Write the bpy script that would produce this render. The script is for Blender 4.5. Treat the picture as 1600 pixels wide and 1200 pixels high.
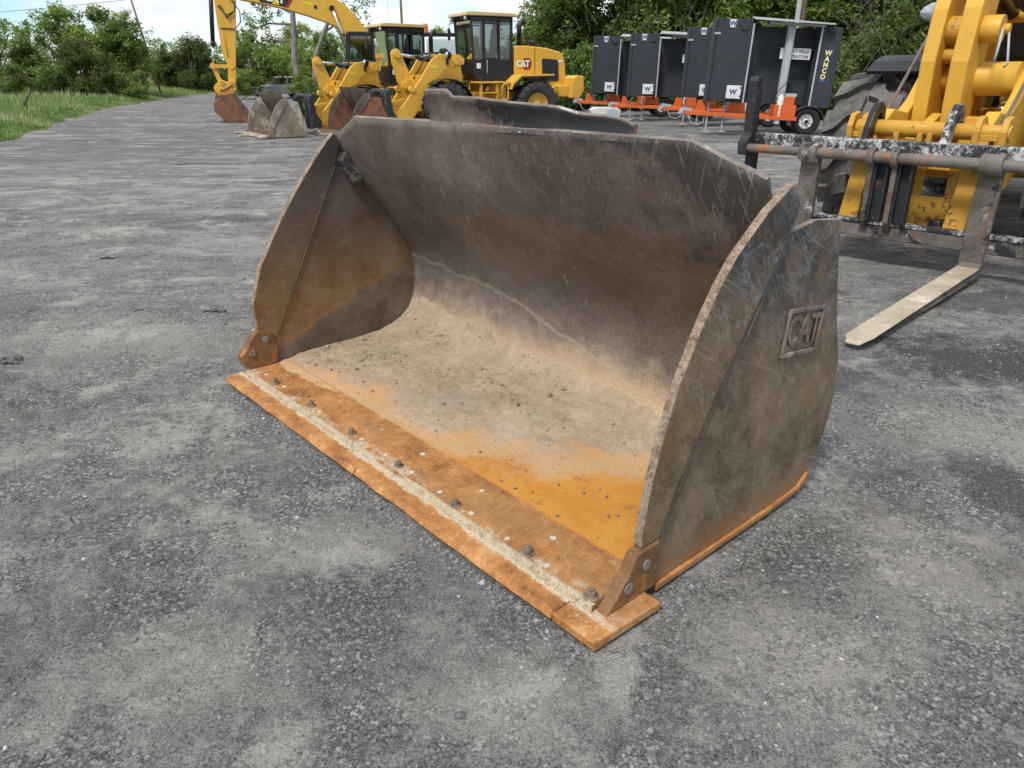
import bpy, bmesh, math, random
import numpy as np
from mathutils import Vector, Matrix

for o in list(bpy.data.objects): bpy.data.objects.remove(o)
SC = bpy.context.scene
COL = SC.collection
R = math.radians
random.seed(7)

# ---------------------------------------------------------------- camera
cam = bpy.data.cameras.new("camera"); camo = bpy.data.objects.new("camera", cam); COL.objects.link(camo)
camo.location = (0, 0, 1.65); camo.rotation_euler = (R(90 - 22.9), 0, 0)
cam.sensor_width = 36; cam.lens = 36 * 1150 / 1600; cam.clip_start = .05; cam.clip_end = 6000
SC.camera = camo

# ---------------------------------------------------------------- sky and sun
SUN_DIR = Vector((-.38, -.62, 1.05)).normalized()            # towards the sun
SUN_EL = math.asin(SUN_DIR.z); SUN_AZ = math.atan2(SUN_DIR.x, SUN_DIR.y)
world = bpy.data.worlds.new("World"); SC.world = world; world.use_nodes = True
wt = world.node_tree; wt.nodes.clear()
def wn(t, **k):
    n = wt.nodes.new(t)
    for a, v in k.items(): setattr(n, a, v)
    return n
sky = wn('ShaderNodeTexSky', sky_type='NISHITA', sun_disc=False, sun_elevation=SUN_EL, sun_rotation=SUN_AZ,
         air_density=1.0, dust_density=.25, ozone_density=3.0)
tc = wn('ShaderNodeTexCoord'); mp = wn('ShaderNodeMapping'); mp.inputs['Scale'].default_value = (1, 1, 3.2)
mp.inputs['Location'].default_value = (.35, .2, .1)
wt.links.new(tc.outputs['Generated'], mp.inputs['Vector'])
cn = wn('ShaderNodeTexNoise'); cn.inputs['Scale'].default_value = 3.1; cn.inputs['Detail'].default_value = 8
cn.inputs['Roughness'].default_value = .55; cn.inputs['Distortion'].default_value = .25
wt.links.new(mp.outputs['Vector'], cn.inputs['Vector'])
cr = wn('ShaderNodeValToRGB'); cr.color_ramp.elements[0].position = .37; cr.color_ramp.elements[1].position = .53
wt.links.new(cn.outputs['Fac'], cr.inputs['Fac'])
cn2 = wn('ShaderNodeTexNoise'); cn2.inputs['Scale'].default_value = 5.5; cn2.inputs['Detail'].default_value = 6
wt.links.new(mp.outputs['Vector'], cn2.inputs['Vector'])
cr2 = wn('ShaderNodeValToRGB')
cr2.color_ramp.elements[0].position = .3; cr2.color_ramp.elements[0].color = (4.9, 5.4, 5.8, 1)
cr2.color_ramp.elements[1].position = .65; cr2.color_ramp.elements[1].color = (7.6, 7.6, 7.6, 1)
wt.links.new(cn2.outputs['Fac'], cr2.inputs['Fac'])
mx = wn('ShaderNodeMix', data_type='RGBA')
tn = wn('ShaderNodeMix', data_type='RGBA', blend_type='MULTIPLY'); tn.inputs[0].default_value = 1; tn.inputs[7].default_value = (.80, .95, 1.03, 1)
wt.links.new(sky.outputs['Color'], tn.inputs[6])
wt.links.new(cr.outputs['Color'], mx.inputs[0]); wt.links.new(tn.outputs[2], mx.inputs[6]); wt.links.new(cr2.outputs['Color'], mx.inputs[7])
bg = wn('ShaderNodeBackground'); bg.inputs['Strength'].default_value = .1
wt.links.new(mx.outputs[2], bg.inputs['Color'])
wo = wn('ShaderNodeOutputWorld'); wt.links.new(bg.outputs[0], wo.inputs['Surface'])
sun = bpy.data.lights.new("sun", 'SUN'); suno = bpy.data.objects.new("sun", sun); COL.objects.link(suno)
sun.energy = 2.0; sun.angle = R(11); sun.color = (1, .96, .9)
suno.rotation_euler = SUN_DIR.to_track_quat('Z', 'Y').to_euler(); suno.location = (-8, -10, 20)
SC.view_settings.view_transform = 'Standard'; SC.view_settings.look = 'None'
SC.view_settings.exposure = 0.68; SC.view_settings.gamma = 1
SC.view_settings.use_curve_mapping = False
SC.render.engine = 'CYCLES'
SC.cycles.use_denoising = True
SC.cycles.max_bounces = 6; SC.cycles.transparent_max_bounces = 10

# ---------------------------------------------------------------- mesh helpers
class MB:
    def __init__(s): s.v = []; s.f = []; s.mi = []; s.sm = []
    def add(s, vs, fs, mi=0, smooth=False):
        b = len(s.v); s.v += [tuple(map(float, p)) for p in vs]
        for f in fs: s.f.append([i + b for i in f]); s.mi.append(mi); s.sm.append(smooth)
        return s
    def box(s, x0, x1, y0, y1, z0, z1, mi=0):
        v = [(x, y, z) for z in (z0, z1) for y in (y0, y1) for x in (x0, x1)]
        return s.add(v, [(0, 2, 3, 1), (4, 5, 7, 6), (0, 1, 5, 4), (2, 6, 7, 3), (0, 4, 6, 2), (1, 3, 7, 5)], mi)
    def bar(s, p0, p1, w, h, up=(0, 0, 1), mi=0):
        p0, p1 = Vector(p0), Vector(p1); d = (p1 - p0).normalized(); up = Vector(up)
        if abs(d.dot(up)) > .98: up = Vector((0, 1, 0))
        a = d.cross(up).normalized(); b = a.cross(d).normalized()
        v = [p + a * (sx * w / 2) + b * (sy * h / 2) for p in (p0, p1) for sx, sy in ((-1, -1), (1, -1), (1, 1), (-1, 1))]
        return s.add(v, [(0, 1, 2, 3), (7, 6, 5, 4), (0, 4, 5, 1), (1, 5, 6, 2), (2, 6, 7, 3), (3, 7, 4, 0)], mi)
    def prism(s, poly, a0, a1, axis='x', mi=0, mi_side=None):
        n = len(poly)
        f = {'x': lambda p, a: (a, p[0], p[1]), 'y': lambda p, a: (p[0], a, p[1]), 'z': lambda p, a: (p[0], p[1], a)}[axis]
        s.add([f(p, a0) for p in poly] + [f(p, a1) for p in poly], [tuple(range(n))[::-1], tuple(range(n, 2 * n))], mi)
        b = len(s.v) - 2 * n
        for i in range(n):
            j = (i + 1) % n; s.f.append([b + i, b + j, b + n + j, b + n + i]); s.mi.append(mi if mi_side is None else mi_side); s.sm.append(False)
        return s
    def tube(s, pts, r, n=10, mi=0, caps=True, smooth=True):
        pts = [Vector(p) for p in pts]; rs = r if isinstance(r, (list, tuple)) else [r] * len(pts)
        rings = []; prev = None
        for i, p in enumerate(pts):
            d = (pts[min(i + 1, len(pts) - 1)] - pts[max(i - 1, 0)]).normalized()
            if prev is None:
                up = Vector((0, 0, 1)) if abs(d.z) < .9 else Vector((1, 0, 0)); a = d.cross(up).normalized()
            else:
                a = (prev - d * prev.dot(d)); a = a.normalized() if a.length > 1e-6 else d.cross(Vector((0, 0, 1))).normalized()
            prev = a; b = d.cross(a)
            rings.append([p + (a * math.cos(2 * math.pi * k / n) + b * math.sin(2 * math.pi * k / n)) * rs[i] for k in range(n)])
        vs = [q for rg in rings for q in rg]; fs = []
        for i in range(len(pts) - 1):
            for k in range(n):
                k2 = (k + 1) % n; fs.append((i * n + k, i * n + k2, (i + 1) * n + k2, (i + 1) * n + k))
        s.add(vs, fs, mi, smooth)
        if caps:
            b = len(s.v) - len(vs)
            s.f.append([b + k for k in range(n)][::-1]); s.f.append([b + (len(pts) - 1) * n + k for k in range(n)])
            s.mi += [mi, mi]; s.sm += [False, False]
        return s
    def cyl(s, p0, p1, r0, r1=None, n=14, mi=0, smooth=True): return s.tube([p0, p1], [r0, r0 if r1 is None else r1], n, mi, True, smooth)
    def lathe(s, prof, origin, axis='x', n=28, mi=0, smooth=True):
        ox, oy, oz = origin; vs = []; m = len(prof)
        for k in range(n):
            t = 2 * math.pi * k / n; c, q = math.cos(t), math.sin(t)
            for r, a in prof:
                vs.append((ox + a, oy + r * c, oz + r * q) if axis == 'x' else ((ox + r * c, oy + a, oz + r * q) if axis == 'y' else (ox + r * c, oy + r * q, oz + a)))
        fs = [(k * m + i, ((k + 1) % n) * m + i, ((k + 1) % n) * m + i + 1, k * m + i + 1) for k in range(n) for i in range(m - 1)]
        return s.add(vs, fs, mi, smooth)
    def build(s, name, mats, parent=None, bevel=0, k=1.0, seg=2):
        me = bpy.data.meshes.new(name); me.from_pydata([(x * k, y * k, z * k) for x, y, z in s.v], [], s.f)
        mats = mats if isinstance(mats, (list, tuple)) else [mats]
        for m in mats: me.materials.append(m)
        me.polygons.foreach_set('material_index', s.mi); me.polygons.foreach_set('use_smooth', s.sm)
        bm = bmesh.new(); bm.from_mesh(me); bmesh.ops.recalc_face_normals(bm, faces=bm.faces); bm.to_mesh(me); bm.free(); me.update()
        o = bpy.data.objects.new(name, me); COL.objects.link(o)
        if parent: o.parent = parent
        if bevel:
            b = o.modifiers.new('bevel', 'BEVEL'); b.width = bevel; b.segments = seg; b.limit_method = 'ANGLE'; b.angle_limit = R(35)
        return o

def fast_mesh(name, V, F, mats, attrs=None, parent=None, smooth=False):
    """V (n,3), F (m,k) numpy -> object"""
    V = np.asarray(V, np.float32); F = np.asarray(F, np.int32); k = F.shape[1]
    me = bpy.data.meshes.new(name)
    me.vertices.add(len(V)); me.vertices.foreach_set('co', V.ravel())
    me.loops.add(F.size); me.loops.foreach_set('vertex_index', F.ravel())
    me.polygons.add(len(F)); me.polygons.foreach_set('loop_start', np.arange(0, F.size, k, dtype=np.int32))
    me.polygons.foreach_set('use_smooth', np.full(len(F), smooth, bool))
    for m in (mats if isinstance(mats, (list, tuple)) else [mats]): me.materials.append(m)
    for an, arr in (attrs or {}).items():
        a = me.attributes.new(an, 'FLOAT', 'POINT'); a.data.foreach_set('value', np.asarray(arr, np.float32))
    me.update(calc_edges=True); me.validate()
    o = bpy.data.objects.new(name, me); COL.objects.link(o)
    if parent: o.parent = parent
    return o

def thing(name, label, cat, loc=(0, 0, 0), rotz=0, group=None):
    o = bpy.data.objects.new(name, None); COL.objects.link(o); o.empty_display_size = .3
    o.location = loc; o.rotation_euler = (0, 0, rotz); tag(o, label, cat, group); return o
def tag(o, label, cat, group=None):
    o['label'] = label; o['category'] = cat
    if group: o['group'] = group
    return o
def kind(o, k): o['kind'] = k; return o
def copy_tree(o, parent=None):
    c = o.copy(); COL.objects.link(c)
    if parent: c.parent = parent
    for ch in list(o.children): copy_tree(ch, c)
    return c

def text(s, size, mat, name, parent, mtx, extrude=.004, offset=0.0, spacing=1.0, line=1.0, sx=1.0):
    cu = bpy.data.curves.new(name, 'FONT'); cu.body = s; cu.size = size; cu.extrude = extrude; cu.offset = offset
    cu.align_x = 'CENTER'; cu.align_y = 'CENTER'; cu.space_character = spacing; cu.space_line = line; cu.resolution_u = 3
    t = bpy.data.objects.new(name, cu); COL.objects.link(t)
    dg = bpy.context.evaluated_depsgraph_get(); dg.update()
    me = bpy.data.meshes.new_from_object(t.evaluated_get(dg)); bpy.data.objects.remove(t); bpy.data.curves.remove(cu)
    me.transform(mtx @ Matrix.Diagonal((sx, 1, 1, 1))); me.materials.clear(); me.materials.append(mat); me.name = name
    o = bpy.data.objects.new(name, me); COL.objects.link(o); o.parent = parent; return o
def frame(origin, right, up):
    r, u = Vector(right).normalized(), Vector(up); u = (u - r * u.dot(r)).normalized(); n = r.cross(u)
    m = Matrix((r, u, n)).transposed().to_4x4(); m.translation = Vector(origin); return m

# ---------------------------------------------------------------- numpy noise
def _h(ix, iy, sd):
    n = (ix.astype(np.int64) * 374761393 + iy.astype(np.int64) * 668265263 + sd * 974634777) & 0x7fffffff
    n = ((n ^ (n >> 13)) * 1274126177) & 0x7fffffff
    return ((n ^ (n >> 16)) & 0xffff) / 32767.5 - 1
def vn(x, y, sd=0):
    x = np.asarray(x, float); y = np.asarray(y, float)
    ix = np.floor(x); iy = np.floor(y); fx = x - ix; fy = y - iy
    fx = fx * fx * (3 - 2 * fx); fy = fy * fy * (3 - 2 * fy)
    a = _h(ix, iy, sd); b = _h(ix + 1, iy, sd); c = _h(ix, iy + 1, sd); d = _h(ix + 1, iy + 1, sd)
    return (a * (1 - fx) + b * fx) * (1 - fy) + (c * (1 - fx) + d * fx) * fy
def fbm(x, y, o=4, sd=0, g=.5):
    s = 0; a = 1; t = 0
    for i in range(o):
        s = s + a * vn(x * 2 ** i + 17.3 * i, y * 2 ** i - 9.1 * i, sd + i); t += a; a *= g
    return s / t
def sstep(x, a, b):
    t = np.clip((np.asarray(x, float) - a) / (b - a), 0, 1); return t * t * (3 - 2 * t)

def gz(x, y):                                                # the yard dips gently towards the far left
    return -.25 * sstep(y, 11, 25) * sstep(-np.asarray(x, float), .5, 7)

# ---------------------------------------------------------------- material helper
class Mat:
    def __init__(s, name, rough=.6, metal=0.0, spec=.4):
        s.m = bpy.data.materials.new(name); s.m.use_nodes = True; s.t = s.m.node_tree
        s.b = s.t.nodes['Principled BSDF']; s.b.inputs['Roughness'].default_value = rough
        s.b.inputs['Metallic'].default_value = metal; s.b.inputs['Specular IOR Level'].default_value = spec; s._c = None
    def put(s, sock, v):
        if isinstance(v, bpy.types.NodeSocket): s.t.links.new(v, sock)
        elif v is not None:
            if isinstance(v, (tuple, list)) and len(v) == 3 and sock.type == 'RGBA': v = (*v, 1)
            sock.default_value = v
    def n(s, ty, **k):
        n = s.t.nodes.new(ty)
        for a, v in k.items(): setattr(n, a, v)
        return n
    def coord(s, k='Object'):
        if s._c is None: s._c = s.n('ShaderNodeTexCoord')
        return s._c.outputs[k]
    def map(s, v, scale=(1, 1, 1), rot=(0, 0, 0), loc=(0, 0, 0)):
        n = s.n('ShaderNodeMapping'); s.put(n.inputs['Vector'], v)
        n.inputs['Scale'].default_value = scale; n.inputs['Rotation'].default_value = rot; n.inputs['Location'].default_value = loc
        return n.outputs[0]
    def noise(s, v, scale=5, detail=4, rough=.55, dist=0.0):
        n = s.n('ShaderNodeTexNoise'); s.put(n.inputs['Vector'], v); n.inputs['Scale'].default_value = scale
        n.inputs['Detail'].default_value = detail; n.inputs['Roughness'].default_value = rough; n.inputs['Distortion'].default_value = dist
        return n.outputs['Fac']
    def voro(s, v, scale=5, feature='F1', out='Distance'):
        n = s.n('ShaderNodeTexVoronoi', feature=feature); s.put(n.inputs['Vector'], v); n.inputs['Scale'].default_value = scale
        return n.outputs[out]
    def ramp(s, f, stops):
        n = s.n('ShaderNodeValToRGB'); s.put(n.inputs['Fac'], f); e = n.color_ramp.elements
        while len(e) < len(stops): e.new(.5)
        for i, (p, c) in enumerate(stops):
            e[i].position = p; e[i].color = (*c, 1) if isinstance(c, (tuple, list)) else (c, c, c, 1)
        return n.outputs['Color']
    def mix(s, f, a, b, blend='MIX'):
        n = s.n('ShaderNodeMix', data_type='RGBA', blend_type=blend); s.put(n.inputs[0], f); s.put(n.inputs[6], a); s.put(n.inputs[7], b)
        return n.outputs[2]
    def math(s, op, a, b=None, c=None, clamp=False):
        n = s.n('ShaderNodeMath', operation=op, use_clamp=clamp); s.put(n.inputs[0], a); s.put(n.inputs[1], b)
        if c is not None: s.put(n.inputs[2], c)
        return n.outputs[0]
    def ss(s, x, a, b, lo=0.0, hi=1.0):
        n = s.n('ShaderNodeMapRange', interpolation_type='SMOOTHSTEP'); s.put(n.inputs['Value'], x)
        n.inputs['From Min'].default_value = a; n.inputs['From Max'].default_value = b
        n.inputs['To Min'].default_value = lo; n.inputs['To Max'].default_value = hi
        return n.outputs[0]
    def sep(s, v):
        n = s.n('ShaderNodeSeparateXYZ'); s.put(n.inputs[0], v); return n.outputs[0], n.outputs[1], n.outputs[2]
    def comb(s, x, y, z=0.0):
        n = s.n('ShaderNodeCombineXYZ'); s.put(n.inputs[0], x); s.put(n.inputs[1], y); s.put(n.inputs[2], z); return n.outputs[0]
    def curve(s, x, pts):
        n = s.n('ShaderNodeFloatCurve'); s.put(n.inputs['Value'], x); c = n.mapping.curves[0]
        while len(c.points) < len(pts): c.points.new(.5, .5)
        for i, (a, b) in enumerate(pts): c.points[i].location = (a, b)
        n.mapping.update(); return n.outputs[0]
    def attr(s, name):
        n = s.n('ShaderNodeAttribute', attribute_name=name); return n.outputs['Fac']
    def rnd(s): return s.n('ShaderNodeObjectInfo').outputs['Random']
    def bump(s, h, strength=.3, dist=.02, prev=None):
        n = s.n('ShaderNodeBump'); s.put(n.inputs['Height'], h); n.inputs['Strength'].default_value = strength; n.inputs['Distance'].default_value = dist
        if prev is not None: s.put(n.inputs['Normal'], prev)
        return n.outputs[0]
    def out(s, col=None, rough=None, bump=None, metal=None):
        s.put(s.b.inputs['Base Color'], col); s.put(s.b.inputs['Roughness'], rough); s.put(s.b.inputs['Normal'], bump); s.put(s.b.inputs['Metallic'], metal)
        return s.m
    def scratch(s, v2, ang, ln=3.0, fr=90.0, lo=.68, hi=.74, loc=(0, 0, 0), wob=.05):
        w = s.n('ShaderNodeVectorMath', operation='MULTIPLY_ADD')
        nz = s.n('ShaderNodeTexNoise'); s.put(nz.inputs['Vector'], v2); nz.inputs['Scale'].default_value = 2.5; nz.inputs['Detail'].default_value = 1
        s.put(w.inputs[0], nz.outputs['Color']); w.inputs[1].default_value = (wob, wob, wob); s.put(w.inputs[2], v2)
        return s.ss(s.noise(s.map(s.map(w.outputs[0], rot=(0, 0, ang), loc=loc), scale=(ln, fr, 1)), 1, 2, .5), lo, hi)
# ---------------------------------------------------------------- materials
def mul(m, a, b): return m.math('MULTIPLY', a, b)
def mx1(m, a, b): return m.math('MAXIMUM', a, b)

# --- yard: crushed grey asphalt millings with pale dust and black oily patches
def mat_yard():
    m = Mat('yard_millings', .97, spec=.08); c = m.coord('Object')
    mid = m.noise(m.map(c, loc=(7, 3, 0)), 1.6, 14, .74, .25); fine = m.noise(c, 48, 5, .8); grit = m.noise(c, 150, 3, .7); med = m.noise(m.map(c, loc=(2, 9, 0)), 9, 10, .8)
    band = m.noise(m.map(c, scale=(.7, 1.2, 1), rot=(0, 0, R(10))), .9, 8, .68, .5)
    k = m.math('ADD', m.math('ADD', mul(m, mid, .42), mul(m, med, .28)), mul(m, fine, .30))
    base = m.ramp(k, [(.39, (.038, .036, .034)), (.455, (.118, .113, .106)), (.515, (.225, .215, .20)), (.585, (.375, .355, .32)), (.68, (.56, .53, .48))])
    pale = m.ss(m.math('ADD', mul(m, band, .7), mul(m, med, .3)), .50, .62); base = m.mix(mul(m, pale, .7), base, (.50, .47, .42))
    bro = m.ss(m.noise(m.map(c, loc=(3, 9, 0)), 1.1, 8, .68), .55, .72); base = m.mix(mul(m, bro, .4), base, (.28, .235, .18))
    x, y, z = m.sep(c)
    dark = m.ss(m.noise(m.map(c, loc=(31, 5, 0)), .8, 7, .68, .5), .56, .68); base = m.mix(mul(m, dark, .7), base, (.075, .076, .08))
    far = m.ss(y, 9.5, 21); base = m.mix(mul(m, far, .72), base, (.072, .070, .067))
    vt = m.n('ShaderNodeTexVoronoi', feature='F1'); m.put(vt.inputs['Vector'], m.map(c, scale=(1, 1, .3))); vt.inputs['Scale'].default_value = 80; vt.inputs['Randomness'].default_value = 1
    vc, _, _ = m.sep(vt.outputs['Color']); stn = m.ramp(vc, [(0, (.03, .029, .028)), (.35, (.12, .117, .112)), (.75, (.30, .29, .272)), (1, (.62, .6, .56))])
    stn = m.mix(m.ss(vt.outputs['Distance'], .45, .75, 0, .85), stn, (.03, .029, .028))
    clump = m.ss(m.noise(m.map(c, loc=(8, 1, 0)), 2.6, 9, .72, .3), .47, .54); base = m.mix(mul(m, clump, .62), base, stn)
    dusty = m.ss(m.noise(m.map(c, loc=(1, 15, 0)), 1.9, 9, .72, .3), .55, .63); base = m.mix(mul(m, dusty, .55), base, (.50, .475, .43))
    for (px, py, rx, ry, k_) in [(.85, 1.75, .35, .28, .7), (-.05, 1.62, .3, .2, .5), (-1.0, 1.75, .35, .25, .55), (1.5, 2.15, .3, .3, .6), (2.3, 3.3, .5, .35, .5), (-2.6, 4.6, 1.0, .5, .35), (-.75, 2.35, .4, .2, .4)]:
        q = m.n('ShaderNodeVectorMath', operation='LENGTH'); m.put(q.inputs[0], m.map(c, scale=(1 / rx, 1 / ry, 0), loc=(-px / rx, -py / ry, 0)))
        d = m.math('ADD', q.outputs['Value'], mul(m, m.math('SUBTRACT', med, .5), 4.5)); base = m.mix(m.ss(d, 1.2, .2, 0, k_ * .75), base, (.55, .51, .45))
    # oily black patches beside the bucket and fork
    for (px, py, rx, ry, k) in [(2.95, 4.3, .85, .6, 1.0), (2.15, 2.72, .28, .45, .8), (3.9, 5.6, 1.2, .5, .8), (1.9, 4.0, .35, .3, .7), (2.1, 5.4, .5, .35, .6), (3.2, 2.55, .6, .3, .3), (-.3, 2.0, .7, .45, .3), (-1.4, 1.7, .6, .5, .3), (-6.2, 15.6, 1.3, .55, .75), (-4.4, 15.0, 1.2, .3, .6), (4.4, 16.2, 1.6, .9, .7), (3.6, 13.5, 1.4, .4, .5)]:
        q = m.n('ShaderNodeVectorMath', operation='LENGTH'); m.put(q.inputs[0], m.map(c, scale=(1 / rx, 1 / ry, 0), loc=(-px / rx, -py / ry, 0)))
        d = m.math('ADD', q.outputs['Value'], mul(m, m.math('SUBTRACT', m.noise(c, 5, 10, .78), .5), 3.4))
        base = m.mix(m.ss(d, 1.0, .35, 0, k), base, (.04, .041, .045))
    st = m.ss(m.noise(m.map(c, scale=(.55, 1.2, 1), loc=(2, 8, 0), rot=(0, 0, R(12))), .8, 8, .70, .8), .50, .62); base = m.mix(mul(m, mul(m, st, m.ss(y, 4, 9)), .55), base, (.38, .365, .34))
    st2 = m.ss(m.noise(m.map(c, scale=(.5, 1.25, 1), loc=(12, 3, 0), rot=(0, 0, R(8))), .9, 8, .70, .8), .54, .64); base = m.mix(mul(m, mul(m, st2, m.ss(y, 4, 9)), .65), base, (.055, .054, .055))
    gr = m.ss(grit, .42, .7); base = m.mix(mul(m, gr, .38), base, (.50, .485, .46))
    gd = m.ss(grit, .5, .3); base = m.mix(mul(m, gd, .6), base, (.045, .044, .043))
    sp = m.ss(m.voro(c, 38), .16, .05); base = m.mix(mul(m, sp, m.ss(m.noise(c, 6, 3), .5, .65, 0, .6)), base, (.52, .51, .49))
    h = m.math('ADD', m.math('ADD', mul(m, fine, .5), mul(m, grit, .25)), mul(m, med, .5))
    return m.out(base, None, m.bump(h, 1.0, .03))
M_YARD = mat_yard()

def mat_gravel():
    m = Mat('loose_gravel', .9, spec=.25); t = m.attr('tone'); c = m.coord('Object')
    col = m.ramp(t, [(0, (.045, .044, .043)), (.35, (.13, .127, .123)), (.7, (.25, .243, .233)), (.93, (.4, .385, .36)), (1, (.62, .6, .57))])
    col = m.mix(.4, col, m.ramp(m.noise(c, 140, 3, .7), [(.3, (.06, .06, .06)), (.7, (.36, .35, .34))]))
    return m.out(col)
M_GRAVEL = mat_gravel()

def mat_field():
    m = Mat('meadow_soil', .95, spec=.1); c = m.coord('Object')
    col = m.ramp(m.noise(c, .5, 6, .65), [(.3, (.075, .105, .03)), (.5, (.13, .165, .05)), (.7, (.23, .23, .10))])
    col = m.mix(m.ss(m.noise(c, 9, 4, .7), .55, .7, 0, .5), col, (.07, .10, .03))
    return m.out(col, None, m.bump(m.noise(c, 20, 4), .6, .05))
M_FIELD = mat_field()
def mat_grass():
    m = Mat('grass_blades', .7, spec=.2); t = m.attr('tone')
    col = m.ramp(t, [(0, (.075, .135, .035)), (.5, (.165, .265, .075)), (.8, (.28, .36, .12)), (1, (.50, .47, .30))])
    m.b.inputs['Transmission Weight'].default_value = 0
    return m.out(col)
M_GRASS = mat_grass()
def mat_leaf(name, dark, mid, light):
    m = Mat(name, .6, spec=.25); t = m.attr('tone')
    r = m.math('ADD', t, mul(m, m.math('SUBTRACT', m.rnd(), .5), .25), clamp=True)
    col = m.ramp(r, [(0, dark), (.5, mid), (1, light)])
    m.put(m.b.inputs['Base Color'], col)
    tr = m.n('ShaderNodeBsdfTranslucent'); m.put(tr.inputs['Color'], m.mix(.5, col, (.22, .30, .04)))
    ms = m.n('ShaderNodeMixShader'); ms.inputs[0].default_value = .42
    m.t.links.new(m.b.outputs[0], ms.inputs[1]); m.t.links.new(tr.outputs[0], ms.inputs[2])
    m.t.links.new(ms.outputs[0], m.t.nodes['Material Output'].inputs['Surface']); return m.m
M_LEAF = mat_leaf('leaf_green', (.065, .11, .028), (.18, .275, .065), (.37, .47, .13))
M_LEAFD = mat_leaf('leaf_dark', (.055, .095, .027), (.145, .23, .06), (.30, .39, .11))
M_CEDAR = mat_leaf('cedar_foliage', (.040, .058, .022), (.088, .110, .040), (.17, .185, .07))
def mat_bark():
    m = Mat('bark', .9, spec=.15); c = m.coord('Object')
    n = m.noise(m.map(c, scale=(9, 9, 2.5)), 2, 6, .65)
    return m.out(m.ramp(n, [(.3, (.05, .042, .035)), (.55, (.16, .14, .12)), (.75, (.27, .245, .215))]), None, m.bump(n, .6, .03))
M_BARK = mat_bark()

# --- painted machines
def mat_paint(name, col, dirt=(.22, .17, .12), amt=.35, rough=.42, chips=0.0, chipcol=(.05, .045, .04), sc=1.0):
    m = Mat(name, rough, spec=.45); c = m.coord('Object')
    n = m.noise(c, 2.2 * sc, 6, .65); n2 = m.noise(m.map(c, scale=(6, 6, 1.2)), 1.6 * sc, 5, .6); f = m.noise(c, 60, 3, .7)
    b = m.mix(m.ss(n, .35, .7, 0, .35), col, tuple(min(1, v * .72) for v in col))
    d = mul(m, m.ss(n2, .5, .75), amt); b = m.mix(d, b, dirt)
    b = m.mix(m.ss(f, .6, .75, 0, .15), b, dirt)
    if chips:
        k = m.ss(m.math('ADD', m.noise(c, 9 * sc, 6, .7), mul(m, m.noise(c, 2, 2), .35)), .78 - chips * .2, .82 - chips * .2)
        b = m.mix(mul(m, k, .9), b, chipcol)
    return m.out(b, m.ss(n, .3, .7, rough - .08, rough + .2), m.bump(m.noise(c, 25, 3), .06, .01))
YEL = (.70, .39, .045)
M_YEL = mat_paint('yellow_paint', YEL, (.30, .20, .09), .3)
M_YELW = mat_paint('worn_yellow_paint', (.57, .30, .03), (.30, .22, .13), .5, .5, .10, (.13, .075, .04), 2.2)
M_BLK = mat_paint('black_paint', (.012, .012, .014), (.07, .065, .06), .2, .35)
M_BLKD = mat_paint('dusty_black', (.03, .03, .032), (.2, .18, .155), .5, .6)
M_CREAM = mat_paint('cab_roof_paint', (.58, .44, .2), (.5, .42, .28), .4, .5)
M_WHT = mat_paint('white_paint', (.74, .74, .73), (.5, .47, .42), .25, .4)
M_ORG = mat_paint('orange_paint', (.62, .115, .022), (.30, .15, .09), .3, .45)
M_BOARD = mat_paint('charcoal_panel', (.030, .035, .045), (.068, .076, .09), .5, .55)
M_SILV = mat_paint('car_silver', (.5, .53, .57), (.4, .4, .4), .2, .3)
M_BLUEW = mat_paint('pale_blue_plastic', (.45, .6, .7), (.4, .4, .4), .2, .5)
M_RED = mat_paint('red_panel', (.30, .02, .015), (.2, .1, .1), .2, .4)
M_DECAL_W = mat_paint('white_lettering', (.78, .77, .74), (.6, .56, .5), .15, .5)
M_DECAL_Y = mat_paint('pale_yellow_lettering', (.8, .72, .36), (.6, .55, .4), .15, .5)
M_DECAL_B = mat_paint('blue_lettering', (.05, .12, .28), (.2, .25, .3), .15, .5)
M_DECAL_K = mat_paint('black_lettering', (.03, .03, .03), (.2, .2, .2), .15, .5)
M_YDEC = mat_paint('yellow_decal', (.75, .58, .03), (.5, .4, .1), .15, .5)
M_SEAT = mat_paint('seat_fabric', (.03, .03, .034), (.1, .1, .1), .2, .8)
def simple(name, col, rough=.5, metal=0.0, spec=.5):
    m = Mat(name, rough, metal, spec); c = m.coord('Object')
    return m.out(m.mix(m.ss(m.noise(c, 8, 5, .6), .35, .7, 0, .5), col, tuple(v * .6 for v in col)))
M_CHROME = simple('polished_rod', (.75, .76, .78), .16, 1.0)
M_GALV = mat_paint('galvanised_steel', (.42, .44, .46), (.3, .29, .27), .35, .45)
M_HOSE = simple('rubber_hose', (.02, .02, .021), .6)
M_LAMP = simple('lamp_lens', (.55, .58, .62), .22, .6)
M_AMBER = simple('amber_lens', (.85, .24, .03), .3)
M_WOODB = mat_paint('pale_lumber', (.52, .44, .31), (.35, .28, .2), .5, .8)
def mat_tyre(name, col, dust):
    m = Mat(name, .85, spec=.25); c = m.coord('Object')
    n = m.noise(c, 3.5, 6, .65); f = m.noise(c, 40, 4, .7)
    b = m.mix(m.ss(n, .32, .65, .15, .9), col, dust); b = m.mix(m.ss(f, .45, .7, 0, .4), b, tuple(v * .35 for v in dust))
    return m.out(b, None, m.bump(f, .3, .02))
M_TYRE = mat_tyre('dusty_tyre', (.025, .025, .026), (.075, .073, .07))
M_TYREG = mat_tyre('grey_muddy_tyre', (.04, .038, .036), (.20, .188, .172))
M_RUBBER = mat_tyre('black_tyre', (.016, .016, .017), (.03, .03, .03))
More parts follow.
